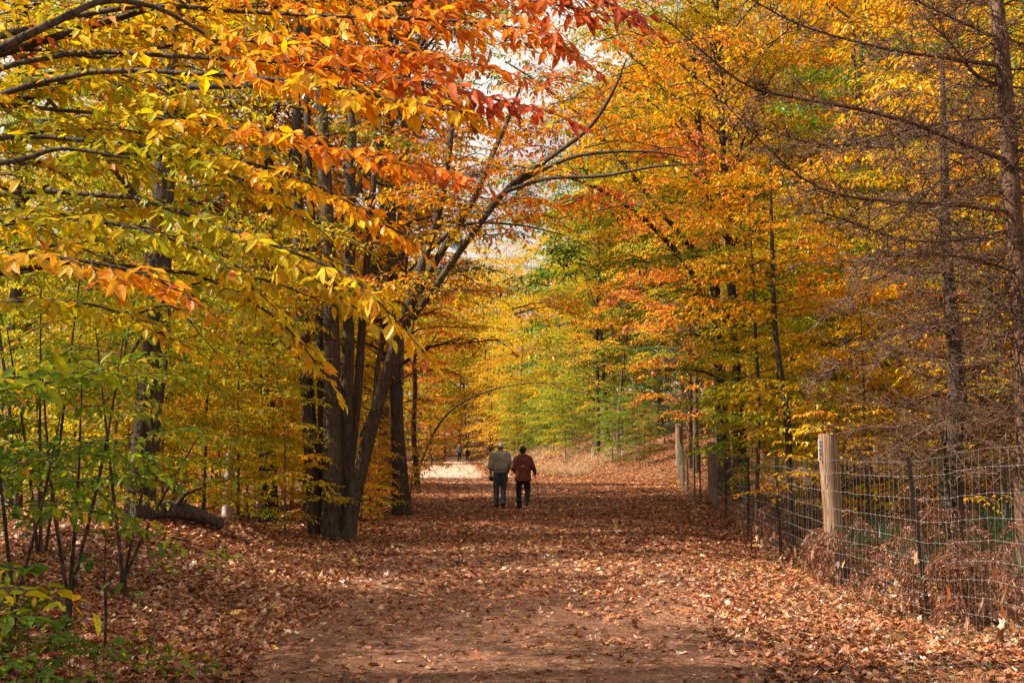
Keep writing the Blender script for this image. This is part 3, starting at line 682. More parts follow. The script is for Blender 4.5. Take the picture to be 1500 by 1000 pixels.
cr.build('crown', [B_DARK, M_LEAF], e)
m = MB()
C = spline(np.array([at(-160, 160, 6.2), at(0, 72, 6.2), (at(75, 35, 6.2)), at(150, 2, 6.3), at(230, 12, 6.4), at(300, 50, 6.5)]), 20) - O
C = np.vstack([[[0, 0, 2.7]], C]); tube(m, C, np.concatenate([[.045], np.linspace(.032, .01, 20)]), 8, 0, lump=.05)
C = spline(np.array([at(-160, 260, 6.6), at(20, 236, 6.6), at(90, 218, 6.6), at(190, 232, 6.6)]), 14) - O; C = np.vstack([[[0, 0, 2.2]], C]); tube(m, C, np.concatenate([[.04], np.linspace(.022, .008, 14)]), 6, 0)
C = spline(np.array([at(-160, 190, 7.5), at(52, 140, 7.6), at(110, 128, 7.6), at(200, 140, 7.6)]), 14) - O; C = np.vstack([[[0, 0, 2.8]], C]); tube(m, C, np.concatenate([[.04], np.linspace(.03, .01, 14)]), 6, 0)
m.build('bough', B_DARK, e)

# --- maple reaching over the path from the right
D2 = 36
e, O = named_tree([([(1062, 705, D2), (1060, 650, D2), (1052, 500, D2), (1040, 330, D2), (1020, 150, D2), (1010, -40, D2)], [.26, .2, .17, .14, .11, .08]),
                   ([(1050, 470, D2), (1000, 380, D2 - 1), (930, 310, D2 - 2), (860, 270, D2 - 3), (790, 250, D2 - 3)], [.1, .085, .07, .05, .02]),
                   ([(1044, 400, D2), (960, 300, D2), (880, 200, D2), (800, 130, D2), (740, 90, D2)], [.1, .08, .07, .05, .02]),
                   ([(1025, 220, D2), (960, 120, D2), (880, 40, D2), (800, -20, D2)], [.08, .07, .05, .02])],
                  'maple with mixed russet, olive and orange leaves reaching over the path from the right', name='maple_tree', bark=B_BROWN)
cr = MB()
for k in range(120):
    px, py = rng.uniform(700, 1080), rng.uniform(-30, 420)
    if 690 < px < 800 and 140 < py < 285 and rng.random() < .5: continue
    d_ = D2 + rng.uniform(-4, 4); dx = -rng.uniform(30, 75)
    t0 = .53 if (px > 880 and py < 300) else (.17 if py > 210 else .27)
    t0 += .12 * nz(px / 60, py / 60) + rng.normal(0, .05)
    px_limb(cr, O, [(px, py, d_), (px + dx * .5, py - 6, d_ + .2), (px + dx, py + rng.uniform(-8, 14), d_ + .3)], 1.1, .14, t0, r=.018, gap=.3, sp=.08, ds=.13)
cr.build('crown', [B_BROWN, M_LEAF], e)

# --- dead conifers on the right
def dead_limb(m, C, r, tw=.6, gap=.06, lvl=2):
    C = np.asarray(C, float); n = len(C); tube(m, C, np.linspace(r, r * .22, n), 5, 0, cap=False)
    Lt = np.linalg.norm(np.diff(C, axis=0), axis=1).sum(); k = max(3, int(Lt / gap))
    s = np.sort(rng.uniform(.08, 1, k)); u = s * (n - 1); i = np.minimum(u.astype(int), n - 2); f = (u - i)[:, None]
    P = C[i] * (1 - f) + C[i + 1] * f; Tn = nrm(C[i + 1] - C[i]); lat = nrm(np.cross(Tn, [[0, 0, 1.]])) * np.where(rng.random((k, 1)) < .5, 1, -1)
    d = nrm(Tn * rng.uniform(.3, .9, (k, 1)) + lat * .8 + rng.normal(0, .45, (k, 3)) + [0, 0, -.08]); l = tw * (1 - s * .6) * rng.uniform(.35, 1.2, k)
    A = P
    for q in range(4):
        Bp = A + d * (l / 4)[:, None]
        if q < 3 and lvl > 1:
            for w_ in range(2):
                dd = nrm(d + rng.normal(0, .7, (k, 3))); ll = l * rng.uniform(.2, .5, k); M1 = Bp + dd * (ll * .5)[:, None]; M2 = M1 + nrm(dd + rng.normal(0, .4, (k, 3))) * (ll * .5)[:, None]
                sticks(m, Bp, M1, .004, .003, 3); sticks(m, M1, M2, .003, .0018, 3)
        sticks(m, A, Bp, .0088 * (1 - q / 6), .0088 * (1 - (q + 1) / 6), 3); A = Bp; d = nrm(d + rng.normal(0, .22, (k, 3)) + [0, 0, .04])
def dead_tree(base, top, r0, limbs_px, auto, lo, label, Lm=2.2, bk=B_DEAD):
    e, O = named_tree([(base, top)], label, name='dead_conifer', bark=bk, n=30, lump=.05)
    m = MB()
    for pts, r in limbs_px: dead_limb(m, spline(np.array([at(*p) for p in pts]), 14) - O, r * .72, .75, .042)
    C = spline(np.array([at(*q) for q in base]), 40) - O
    az = 0
    for k in range(auto):
        f = lo + (1 - lo) * k / auto; P = C[int(f * 39)]; az += 2.4 + rng.uniform(-.4, .4); l = Lm * rng.uniform(.4, 1.1)
        d = np.array([math.cos(az), math.sin(az) * .8, 0]); q1 = P + d * l * .4 + [0, 0, rng.uniform(-.15, .12) * l]; q2 = P + d * l + [0, 0, rng.uniform(-.2, .3) * l]
        dead_limb(m, spline([P, q1, q2], 9), rng.uniform(.008, .02), .65, .06)
    m.build('dead_limbs', B_DEAD, e); return e
dA = dead_tree([(1500, 720, 14), (1503, 600, 14), (1497, 450, 14), (1482, 300, 14), (1474, 150, 14), (1460, 0, 14), (1448, -120, 14)], [.13, .125, .12, .11, .1, .09, .08], 0,
 [([(1462, 96, 14), (1380, 84, 13.4), (1300, 72, 13), (1180, 40, 12.4), (1090, -6, 12)], .04),
  ([(1474, 235, 14), (1400, 205, 13.3), (1340, 182, 12.9), (1260, 160, 12.4), (1148, 140, 12), (1084, 120, 11.8), (980, 32, 11.5)], .05),
  ([(1474, 172, 14), (1400, 178, 13.6), (1300, 196, 13), (1244, 212, 12.6), (1180, 208, 12.4), (1100, 180, 12.2)], .032),
  ([(1480, 310, 14), (1400, 300, 13.2), (1340, 296, 12.8), (1244, 288, 12.3), (1180, 264, 12), (1124, 216, 11.8), (1060, 150, 11.6)], .035),
  ([(1480, 130, 14), (1430, 110, 13.8), (1390, 60, 13.6), (1350, 20, 13.6), (1320, -40, 13.6)], .04),
  ([(1485, 335, 14), (1400, 352, 13.2), (1320, 350, 12.7), (1232, 320, 12.4), (1160, 300, 12.2)], .03),
  ([(1490, 400, 14), (1430, 380, 13.5), (1350, 372, 13.1), (1290, 378, 12.8), (1250, 400, 12.7)], .025),
  ([(1495, 430, 14), (1440, 470, 13.2), (1380, 475, 12.8), (1330, 500, 12.4), (1270, 545, 12.2)], .026),
  ([(1470, 60, 14), (1380, 20, 13.5), (1300, -20, 13.2)], .03)], 74, .06, 'bare dead conifer at the right edge with long bare limbs reaching left over the fence', 2.0)
dB = dead_tree([(1392, 712, 17), (1397, 640, 17), (1402, 560, 17), (1392, 450, 17), (1386, 350, 17), (1384, 240, 17), (1380, 100, 17)], [.17, .145, .125, .1, .08, .06, .035], 0,
 [([(1398, 600, 17), (1340, 640, 16), (1290, 668, 15.6), (1230, 700, 15.4)], .03), ([(1390, 470, 17), (1330, 480, 16), (1250, 520, 15.4), (1190, 560, 15)], .028),
  ([(1388, 400, 17), (1320, 400, 16), (1260, 420, 15.6), (1200, 470, 15.3)], .026)], 70, .06, 'dark dead conifer thick with bare twigs behind the steel stake', 2.3, B_DARK)

# --- slender trees picked out in the photograph
def sapling(pts, R, label, cs, t, name='young_beech', bark=B_DARK, leafL=.085, near=False, W=.4, group=None):
    e, O = named_tree([(pts, R)], label, name=name, bark=bark, group=group)
    c = MB()
    for (q, w, a, b) in cs:
        if w >= .35: px_limb(c, O, q, w * 1.5, leafL * 1.1, a, r=.01, gap=.2, sp=.05, ds=.08)
        else: px_spray(c, O, q, w, a, b, r=.006, leafL=leafL, near=near, sp=.045, ds=.07)
    c.build('crown', [bark, M_LEAF], e); return e
def fan(pts, n, x0, x1, y0, y1, dj, Lpx, t0, tv, W=.4, end=None):
    out = []
    P = np.array(pts, float)
    for k in range(n):
        y = y0 + (y1 - y0) * (k + rng.uniform(0, .9)) / n
        x = np.interp(-y, -P[:, 1], P[:, 0]) if P[0, 1] > P[-1, 1] else x0
        d = P[0, 2]; sgn = 1 if k % 2 else -1; l = Lpx * rng.uniform(.6, 1.2); dd = rng.uniform(-dj, dj)
        t = t0 + rng.normal(0, tv)
        out.append(([(x, y, d), (x + sgn * l * .5, y - l * .12, d + dd * .5), (x + sgn * l, y - l * rng.uniform(-.12, .2), d + dd)], W, t, t + rng.normal(.03, .04)))
    return out
pt = [(1158, 705, 20.5), (1152, 600, 20.5), (1140, 520, 20.5), (1134, 460, 20.5), (1131, 350, 20.5), (1128, 230, 20.5)]
sapling(pt, [.065, .06, .05, .045, .035, .015], 'slender dark-stemmed beech holding bright golden sprays just left of the nearest wooden post',
        fan(pt, 9, 0, 0, 640, 560, 1.2, 75, .36, .04, .4) + fan(pt, 20, 0, 0, 480, 250, 1.6, 105, .5, .03, .45) + fan(pt, 6, 0, 0, 640, 560, 1, 60, .44, .04, .3), .5, name='golden_beech')
pt = [(1108, 735, 22.5), (1112, 600, 22.5), (1106, 480, 22.5), (1100, 350, 22.5), (1096, 280, 22.5)]
sapling(pt, [.04, .035, .03, .02, .01], 'thin beech with green lower leaves behind the fence left of the golden beech', fan(pt, 18, 0, 0, 660, 300, 1.5, 80, .27, .05, .42), .3)
pt = [(1218, 720, 18.5), (1222, 660, 18.5), (1230, 600, 18.5), (1238, 560, 18.5)]
sapling(pt, [.02, .015, .01, .006], 'small yellow beech sapling directly behind the nearest wooden post', fan(pt, 12, 0, 0, 700, 590, .8, 75, .44, .04, .3), .4, name='beech_sapling')
pt = [(1100, 780, 19.2), (1105, 735, 19.2), (1118, 716, 19)]
sapling(pt, [.012, .01, .006], 'low twig of orange leaves poking through the wire mesh', [([(1170, 705, 19.2), (1130, 712, 19), (1085, 722, 18.8)], .22, .5, .54), ([(1165, 712, 19.2), (1150, 716, 19), (1138, 728, 18.8)], .15, .5, .52)], .5, name='beech_sapling')
# bent sapling arching over the far path
pt = [(609, 700, 46), (628, 650, 46), (650, 612, 45.5), (680, 588, 45), (720, 571, 44.5), (770, 562, 44), (830, 562, 43.5)]
sapling(pt, [.055, .05, .045, .035, .03, .022, .012], 'thin sapling bent into an arch over the far end of the path', [([(720, 571, 44.5), (780, 560, 44), (850, 566, 43.5)], .5, .3, .34)], .3, name='bent_sapling', bark=B_GREY)
pt = [(612, 700, 48), (606, 640, 48), (608, 560, 48), (604, 480, 48), (610, 380, 48)]
sapling(pt, [.13, .11, .1, .09, .05], 'straight dark trunk standing beside the foot of the bent sapling', fan(pt, 14, 0, 0, 560, 390, 2, 60, .62, .06, .9), .6, name='straight_tree')

# near-left green saplings
def bush_sapling(base, tops, t, label, r=.018, near=True, W=.26, nsp=4, Lpx=110, leafL=.085, d=None):
    stems = [([base] + [tp_], [r * (1 - .15 * k), r * .4]) for k, tp_ in enumerate(tops)]
    stems = [([base, ((base[0] + tp_[0]) / 2 + rng.uniform(-8, 8), (base[1] + tp_[1]) / 2, tp_[2]), tp_], [r, r * .7, r * .3]) for tp_ in tops]
    e, O = named_tree(stems, label, name='beech_sapling', bark=B_DARK, partname='stem')
    c = MB()
    for tp_ in tops:
        for k in range(nsp):
            f = rng.uniform(.35, 1); x = base[0] + (tp_[0] - base[0]) * f; y = base[1] + (tp_[1] - base[1]) * f; dd = tp_[2] + rng.uniform(-.4, .4); s = rng.choice([-1, 1]); l = Lpx * rng.uniform(.6, 1.2)
            tt = t + rng.normal(0, .035)
            px_spray(c, O, [(x, y, tp_[2]), (x + s * l * .5, y - 8, (dd + tp_[2]) / 2), (x + s * l, y + rng.uniform(-12, 25), dd)], W, tt, tt + .02, r=.005, leafL=leafL, near=near)
    c.build('crown', [B_DARK, M_LEAF], e); return e
bush_sapling((100, 885, 9.6), [(185, 470, 9.4), (120, 560, 9.2), (60, 520, 9.6)], .16, 'leaning green-leaved sapling with crossing stems on the near left bank', r=.02, nsp=8)
bush_sapling((155, 905, 9.0), [(158, 760, 9.0), (175, 820, 8.9)], .14, 'short thin upright seedling stem on the leafy left bank', r=.012, nsp=2, Lpx=35, W=.1)
bush_sapling((20, 890, 8.6), [(-20, 520, 8.4), (90, 600, 8.3)], .17, 'green sapling at the left frame edge behind the drooping leaf spray', r=.017, nsp=8)
bush_sapling((180, 850, 11.5), [(240, 560, 11.4), (140, 480, 11.5), (290, 640, 11.4)], .24, 'dull green sapling in front of the thick forked trunk', r=.02, nsp=3)
bush_sapling((60, 860, 12.5), [(60, 420, 12.3), (120, 380, 12.6), (10, 480, 12.3)], .26, 'tall olive-leaved sapling behind the leaning green one', r=.022, nsp=10, Lpx=120, W=.36)
e, O = named_tree([([(-190, 1010, 5.2), (-180, 800, 5.2), (-140, 620, 5.1), (-60, 590, 5.0)], [.03, .024, .016, .01])], 'fresh green leaf sprays poking in from the left frame edge', name='beech_sapling', bark=B_DARK, partname='stem')
c = MB()
for q, w_, a, b in (([(-60, 590, 5.0), (20, 568, 4.9), (100, 555, 4.8), (190, 530, 4.8)], .12, .17, .2), ([(-90, 575, 5.1), (-20, 560, 5), (60, 548, 4.95), (130, 545, 4.9)], .14, .17, .17),
                    ([(-150, 880, 4.9), (-60, 862, 4.8), (30, 862, 4.7), (95, 880, 4.7)], .12, .24, .3), ([(-150, 830, 5.1), (-40, 822, 5), (20, 832, 5)], .12, .18, .2),
                    ([(-160, 950, 4.9), (-60, 905, 4.8), (10, 900, 4.8)], .12, .16, .16)):
    px_spray(c, O, q, w_, a, b, r=.006, leafL=.082, ds=.035, sp=.038, droop=.15)
c.build('crown', [B_DARK, M_LEAF], e)

# --- fallen log on the bank
a0, a1 = at(190, 775, 16.2), at(322, 770, 17.5); a0[2] = H(a0[0], a0[1]) + .12; a1[2] = H(a1[0], a1[1]) + .07
e = empty('fallen_log', (a0 + a1) / 2 - [0, 0, .2]); O = np.array(e.location); tag(e, 'dark fallen log lying on the bank by the forked trunk', 'log')
m = MB(); C = spline([a0 - O, (a0 + a1) / 2 + [0, 0, .12] - O, a1 - O], 14); tube(m, C, np.linspace(.14, .1, 14), 12, 0, lump=.1); m.build('log', B_DARK, e)
m = MB(); tube(m, [C[6], C[6] + [.2, -.1, .25], C[6] + [.5, -.2, .35]], [.05, .035, .012], 6, 0); m.build('branch_stub', B_DARK, e)

# ---------------------------------------------------------------- the woods
GL, GR, GF = 'trees in the wood left of the path', 'trees in the wood right of the path', 'distant trees closing the view at the end of the path'
SUNH = np.array([.985, .17])
def in_lane(x, y):
    for ty, hw in ((23.2, 3.0), (30.5, 2.1), (37, 2.2), (52, 3)):
        if abs((y - ty) - x * .087) < hw: return True
    return False
def wood(x0f, x1f, y0, y1, n, dmin, kinds, lab, grp, tshift=0, sc=(.8, 1.2)):
    c = 0
    for _ in range(n * 30):
        if c >= n: break
        y = y0 + (y1 - y0) * rng.random() ** .8; x = rng.uniform(x0f(y), x1f(y))
        if not free(x, y, dmin) or (x < 0 and y > 19 and in_lane(x, y)): continue
        k = kinds[int(rng.integers(len(kinds)))]; s = rng.uniform(*sc)
        put(k, x, y, rng.uniform(0, 6.28), s, lab, grp, t=hue(x, y) + tshift - (.06 if x > 0 and s < .96 and len(k[1].polygons) < 24500 else 0) + (rng.uniform(.12, .3) if rng.random() < .1 else 0), b=1); c += 1
L1, L2 = 'slim understory beech with layered yellow and olive leaves in the left wood', 'tall straight-trunked tree with a high golden crown in the left wood'
R1, R2 = 'understory beech with layered green, yellow and orange leaves beyond the fence', 'tall tree with a high autumn crown on the wooded slope right of the path'
fl = lambda y: -.5 * y - 1
# hand-placed trunks, then the scatter
for px, d, k, s, t in ((590, 27, 1, .85, .55), (560, 34, 0, .8, .5), (395, 26, 1, .9, .4), (335, 30, 3, .9, .4), (130, 27, 0, .9, .36), (150, 34, 1, .9, .36), (20, 24, 1, .9, .3)):
    x, y = pos(px, d); put(T[k], x, y, rng.uniform(0, 6), s, L2, GL, t=t)
for px, d, s in ((578, 31, 1.0), (568, 40, 1.1)):
    x, y = pos(px, d); put(PN[0], x, y, 1 + px, s, 'red-barked pine standing just right of the multi-stemmed cluster', 'pines by the stem cluster', t=.5, name='pine_tree')
for px, d, k, s, t in ((552, 27.5, 4, .8, .4), (600, 30, 4, .9, .45), (420, 19.2, 2, .6, .36), (350, 21, 0, .75, .34), (300, 20.5, 2, .9, .36), (545, 29, 2, .7, .4), (390, 27, 1, .8, .38), (260, 26.5, 3, .8, .34), (110, 19, 0, .8, .3), (60, 20.5, 2, .9, .3), (190, 20, 2, .8, .34), (240, 19.5, 4, 1, .36), (365, 25, 2, .9, .4), (455, 26, 0, .9, .42), (30, 17, 1, .7, .3), (165, 15.5, 2, .8, .3)):
    x, y = pos(px, d); put(U[k], x, y, rng.uniform(0, 6), s, L1, GL, t=t)
wood(fl, lambda y: left_x(y) - 1.6, 21, 58, 46, 1.8, [U[0], U[1], U[2], U[3]], L1, GL)
wood(fl, lambda y: left_x(y) - 2.4, 26, 52, 20, 2.5, T, L2, GL, 0, (.55, .7))
wood(lambda y: -.46 * y, lambda y: left_x(y) - 3.5, 116, 135, 10, 4, FAR, L2, GL, -.04, (.8, 1.1))
# right side
for px, d, k, s, t in ((1095, 36, 3, .9, .36), (1090, 40, 1, .9, .34), (1010, 60, 3, 1, .38), (1180, 24, 1, .8, .4), (1275, 21, 0, .8, .42), (1340, 23, 2, 1, .44), (1470, 19, 1, .8, .42), (1135, 27, 0, .85, .3), (1110, 31, 2, .9, .3)):
    x, y = pos(px, d); put(U[k], x, y, rng.uniform(0, 6), s, R1, GR, t=t)
for px, d, k, s, t in ((875, 66, 1, .7, .3), (890, 69, 1, .7, .34), (905, 64, 2, .8, .42), (1082, 33, 1, .8, .36), (1050, 46, 1, .9, .55), (1020, 50, 2, .95, .6), (1240, 30, 0, .9, .42)):
    x, y = pos(px, d); put(T[k], x, y, rng.uniform(0, 6), s, R2, GR, t=t)
for px, d, s in ((1185, 38, 1.), (1285, 41, 1.1), (1366, 33, 1.0)):
    x, y = pos(px, d); put(T[3], x, y, px, s, 'pale-barked trunk standing behind the dead conifer limbs', 'pale trunks on the slope', t=.45)
fx = lambda y: max(fence_x(y), bank_x(y)) + 1.6 + 1.4 * float(sm(24, 30, y)) * float(1 - sm(60, 66, y))
wood(fx, lambda y: .5 * y + 1, 17, 58, 48, 1.8, [U[0], U[1], U[2], U[3]], R1, GR)
wood(lambda y: max(bank_x(y) + 3, fence_x(y) + 2) if y < 55 else bank_x(y) + 4.5, lambda y: .5 * y, 22, 80, 42, 2.5, T, R2, GR)
wood(lambda y: bank_x(y) + 5, lambda y: .47 * y, 75, 125, 22, 4.5, FAR, R2, GR, 0, (.8, 1.1))
wood(lambda y: bank_x(y) + 1.5, lambda y: bank_x(y) + 6, 56, 95, 30, 1.4, [U[4], U[4], U[2], U[0]], R1, GR, .03, (.5, .95))
for px, d, s in ((1010, 52, .9), (830, 100, 1.0), (1350, 60, 1.1), (900, 80, 1), (800, 120, .9), (1000, 75, 1.1), (1120, 50, 1.0)):
    x, y = pos(px, d); put(PN[1 if px > 1005 else 0], x, y, px, s, 'dark green pine among the autumn trees right of the path', 'pines on the right slope', t=.5, name='pine_tree')
for x, y, k, s in ((-9.2, 8.2, 1, 1.0), (-9.0, 5.6, 1, .95), (-10.5, 10.8, 1, 1.05), (-9.3, 13.2, 1, .95), (-8.0, 10.0, 0, .95), (-7.8, 3.6, 0, .9)):  # off-frame trees added for the shade they throw on the near path
    put(U[k], x, y, x, s, 'tree left of the camera outside the frame, added to shade the near path', 'added shade trees outside the left edge', t=.4)
# the end of the path
c = 0
for _ in range(3000):
    if c >= 48: break
    y = rng.uniform(128, 200); x = rng.uniform(-.2 * y, .14 * y)
    if abs(x - (left_x(y) + pr_x(y)) / 2) < 4 and y < 150: continue
    if not free(x, y, 3.8): continue
    put(FAR[c % 2], x, y, rng.uniform(0, 6), rng.uniform(.8, 1.15), 'distant tree with bright yellow or orange crown closing off the end of the path', GF, t=rng.choice([.3, .34, .4, .44, .5])); c += 1
for px, d, s, t in ((612, 109, .7, .34), (590, 100, .75, .36), (630, 131, .8, .32), (632, 104, .45, .6), (724, 98, .42, .44), (742, 93, .4, .42), (762, 91, .42, .4), (800, 92, .5, .38), (738, 112, .55, .42), (652, 136, .6, .5), (672, 150, 1.0, .44), (684, 141, .75, .4), (760, 104, .6, .43), (790, 108, .6, .4)):
    x, y = pos(px, d); put(FAR[1], x, y, px, s, 'glowing yellow and orange tree beside the sunlit bend of the path', 'bright trees at the bend', t=t)

# ---------------------------------------------------------------- undergrowth
def fern_mesh(n=9, L0=.6):
    m = MB()
    for k in range(n):
        az = rng.uniform(0, 6.28); d = np.array([math.cos(az), math.sin(az), 0]); l = L0 * rng.uniform(.5, 1.2); h = rng.uniform(.5, 1.9)
        C = spline([[0, 0, 0], d * l * .35 + [0, 0, l * h * .8], d * l * .8 + [0, 0, l * h * .75], d * l * 1.05 + [0, 0, l * h * .35]], 14)
        tube(m, C, np.linspace(.004, .0015, 14), 3, 0, cap=False)
        s = np.linspace(.3, 1, 26); u = s * 13; i = np.minimum(u.astype(int), 12); P = C[i] + (C[i + 1] - C[i]) * (u - i)[:, None]
        for sd in (-1, 1):
            lat = nrm(np.cross(C[i + 1] - C[i], [[0, 0, 1.]])) * sd; ll = .16 * np.sin(np.pi * np.minimum(1, (1.05 - s) * 1.3)) + .02
            for q in range(4):
                Pq = P + lat * (ll * q / 4)[:, None]; Pq[:, 2] -= ll * q * .08
                leaves(m, Pq, lat * .6 + nrm(C[i + 1] - C[i]) * .5 + rng.normal(0, .4, (26, 3)) - [0, 0, .4], rng.normal(0, .6, (26, 3)) + [0, 0, .6], ll * .4 + .012, .014, rng.normal(.5, .2, 26), rng.uniform(.7, 1.2, 26), mat=1, curl=.4)
    return m.mesh('fronds', [M_FERN, M_FERN])
FE = [fern_mesh(5, .5), fern_mesh(7, .62), fern_mesh(4, .4)]
c = 0
while c < 34:
    y = 8.6 + 13 * rng.random() ** 1.3; x = fence_x(y) + rng.choice([rng.uniform(.0, .4), rng.uniform(.2, 2.6), rng.uniform(.2, 3)])
    if x > .48 * y: continue
    o = bpy.data.objects.new('dead_fern', FE[c % 3]); COL.objects.link(o); s = rng.uniform(.7, 1.15); o.location = (x, y, H(x, y)); o.rotation_euler = (0, 0, rng.uniform(0, 6)); o.scale = (s, s, s)
    tag(o, 'curled brown dead fern along the wire fence', 'fern', 'dead ferns along the fence'); c += 1
def blades(N, xf, yf, h0, h1, w, t0, t1, mat, name, label, lean=.12, kind='stuff', cat='grass', keep=None):
    y = yf(rng.random(N)); x = xf(y, rng.random(N))
    if keep is not None: k = keep(x, y); x, y = x[k], y[k]; N = len(x)
    P = np.stack([x, y, hh(x, y) - .02], 1); h = rng.uniform(h0, h1, N); D = rng.normal(0, lean, (N, 3)); D[:, 2] = 1
    m = MB(); N_ = rng.normal(0, 1, (N, 3)); N_[:, 2] = 0
    t = rng.uniform(t0, t1, N); D = nrm(D); S = nrm(np.cross(D, N_)); b = rng.uniform(.75, 1.2, N)
    ld_ = rng.normal(0, lean * 1.8, (N, 3)); ld_[:, 2] = -.05
    q = [P - S * w / 2, P + S * w / 2, P + D * h[:, None] * .55 + S * w * .4, P + D * h[:, None] * .55 - S * w * .4, P + (D + ld_) * h[:, None]]
    V = np.stack(q, 1); B = (np.arange(N) * 5)[:, None]
    m.add(V.reshape(-1, 3), B + np.array([0, 1, 2, 3]), 0, np.repeat(t, 5), np.repeat(b, 5)); m.F.append((B + np.array([3, 2, 4]), 0, False))
    tag(m.build(name, mat), label, cat, kind=kind)
blades(6500, lambda y, r: fence_x(y) + .5 + r * 4.5, lambda r: 9 + 13 * r, .35, .8, .008, 0, .55, M_GRASS, 'horsetail_stems', 'dark green horsetail stems growing behind the fence', .07, keep=lambda x, y: nz(x, y, 1.2, 9) > -.45)
blades(9000, lambda y, r: fence_x(y) - 1.6 + r * 2.4, lambda r: 7.5 + 11 * r, .04, .17, .005, .45, 1, M_GRASS, 'verge_grass', 'short yellow-green grass among the leaves beside the fence', .35, keep=lambda x, y: nz(x, y, .5, 2) > .12)
blades(14000, lambda y, r: bank_x(y) - .5 + r * r * 4, lambda r: 62 + 45 * r ** 1.3, .15, .7, .02, 0, 1, M_STRAW, 'dry_grass', 'tall dry straw-coloured grass on the bank at the bend', .35, keep=lambda x, y: nz(x, y, 2.2, 6) > -.35)
blades(2500, lambda y, r: left_x(y) - .2 - r * 1.6, lambda r: 7.5 + 5 * r, .04, .12, .01, .4, 1, M_GRASS, 'bank_grass', 'sparse green blades on the left bank', .5, keep=lambda x, y: nz(x, y, .4, 5) > .5)
# seedlings: small green plants bottom left, few elsewhere
def seedling_mesh(n, h):
    m = MB(); C = spline([[0, 0, -.03], [.01, 0, h * .5], [.02, .01, h]], 6); tube(m, C, np.linspace(.005, .002, 6), 4, 0, cap=False)
    for k in range(n):
        az = k * 2.2; d = np.array([math.cos(az), math.sin(az), .1]); P = C[2 + k % 4]; spray(m, spline([P, P + d * h * .35 + [0, 0, .03], P + d * h * .7], 5), .09, .07, .002, .16, tv=.03, sp=.03, ds=.04, near=True, droop=.1)
    return m.mesh('seedling', [B_DARK, M_LEAF])
SE = [seedling_mesh(4, .28), seedling_mesh(5, .4), seedling_mesh(3, .18)]
for k, (px, py, d, v, s, t) in enumerate(((20, 960, 7.6, 1, 1, .45), (50, 925, 7.9, 1, 1.1, .44), (-5, 905, 8, 1, 1.2, .42), (115, 925, 8.1, 0, 1, .45), (150, 960, 7.7, 0, 1.1, .44), (70, 975, 7.4, 2, 1.2, .46), (205, 880, 9, 2, 1, .45), (250, 905, 8.6, 2, 1, .48), (330, 800, 14, 0, 1, .5), (235, 800, 13, 0, 1.1, .48), (35, 1000, 7.1, 1, 1, .44), (300, 930, 8.3, 2, .8, .5))):
    x, y = pos(px, d); o = bpy.data.objects.new('seedling', SE[v]); COL.objects.link(o); o.location = (x, y, H(x, y)); o.rotation_euler = (0, 0, k * 1.3); o.scale = (s, s, s); o.color = (t, 1, 1, 1)
    tag(o, 'small green seedling among the fallen leaves on the left bank', 'plant', 'green seedlings on the left bank')
for k in range(16):
    y = rng.uniform(21, 36); x = left_x(y) - rng.uniform(0, 1.3); put(U[4], x, y, k, rng.uniform(.35, .6), 'low bushy beech sapling with green and orange leaves along the left path edge', 'low beeches on the left path edge', t=rng.uniform(.32, .55))
for o in bpy.data.objects:
    if o.type == 'MESH' and tuple(o.color) == (1, 1, 1, 1): o.color = (.5, 1, 1, 1)
# ---------------------------------------------------------------- people
def loft(mb, P, RX, RY, n=16, mat=0, axis=None):
    """closed loft; sections perpendicular to the path, RX across, RY fore-aft"""
    P = np.asarray(P, float); k = len(P); T = nrm(np.gradient(P, axis=0))
    X_ = np.array([1., 0, 0]); 
    U = nrm(X_[None] - T * (T @ X_)[:, None]); W = np.cross(T, U)
    a = np.arange(n) * 2 * np.pi / n
    V = P[:, None] + np.asarray(RX)[:, None, None] * np.cos(a)[None, :, None] * U[:, None] + np.asarray(RY)[:, None, None] * np.sin(a)[None, :, None] * W[:, None]
    i = np.arange(k - 1)[:, None] * n; j = np.arange(n)[None]; j2 = (j + 1) % n
    F = np.stack([i + j, i + j2, i + n + j2, i + n + j], -1).reshape(-1, 4)
    V = V.reshape(-1, 3); b = mb.n; mb.add(np.vstack([V, P[:1], P[-1:]]), F, mat)
    j = np.arange(n); j2 = (j + 1) % n; e = (k - 1) * n
    mb.F.append((np.stack([j2, j, np.full(n, k * n)], -1) + b, mat, True)); mb.F.append((np.stack([e + j, e + j2, np.full(n, k * n + 1)], -1) + b, mat, True))
def ball(mb, c, rx, ry, rz, n=14, tilt=0):
    z = np.cos(np.linspace(np.pi, 0, 11)); P = np.stack([np.full(11, c[0]), c[1] + 0 * z, c[2] + rz * z], 1)
    s = np.sqrt(np.maximum(.0025, 1 - z ** 2)); loft(mb, P, rx * s, ry * s, n)
def capsule(mb, pts, R, n=10, flat=1.0):
    pts = np.asarray(pts, float); R = np.asarray(R, float); k = max(6, len(pts) * 4)
    C = spline(pts, k); r = np.interp(np.linspace(0, 1, k), np.linspace(0, 1, len(R)), R)
    d0 = nrm(C[0] - C[1]); d1 = nrm(C[-1] - C[-2])
    C = np.vstack([C[0] + d0 * r[0] * .7, C, C[-1] + d1 * r[-1] * .7]); r = np.concatenate([[r[0] * .55], r, [r[-1] * .55]])
    T = nrm(np.gradient(C, axis=0))
    if abs(T[:, 0]).mean() > .8: tube(mb, C, r, n, 0)
    else: loft(mb, C, r, r * flat, n)
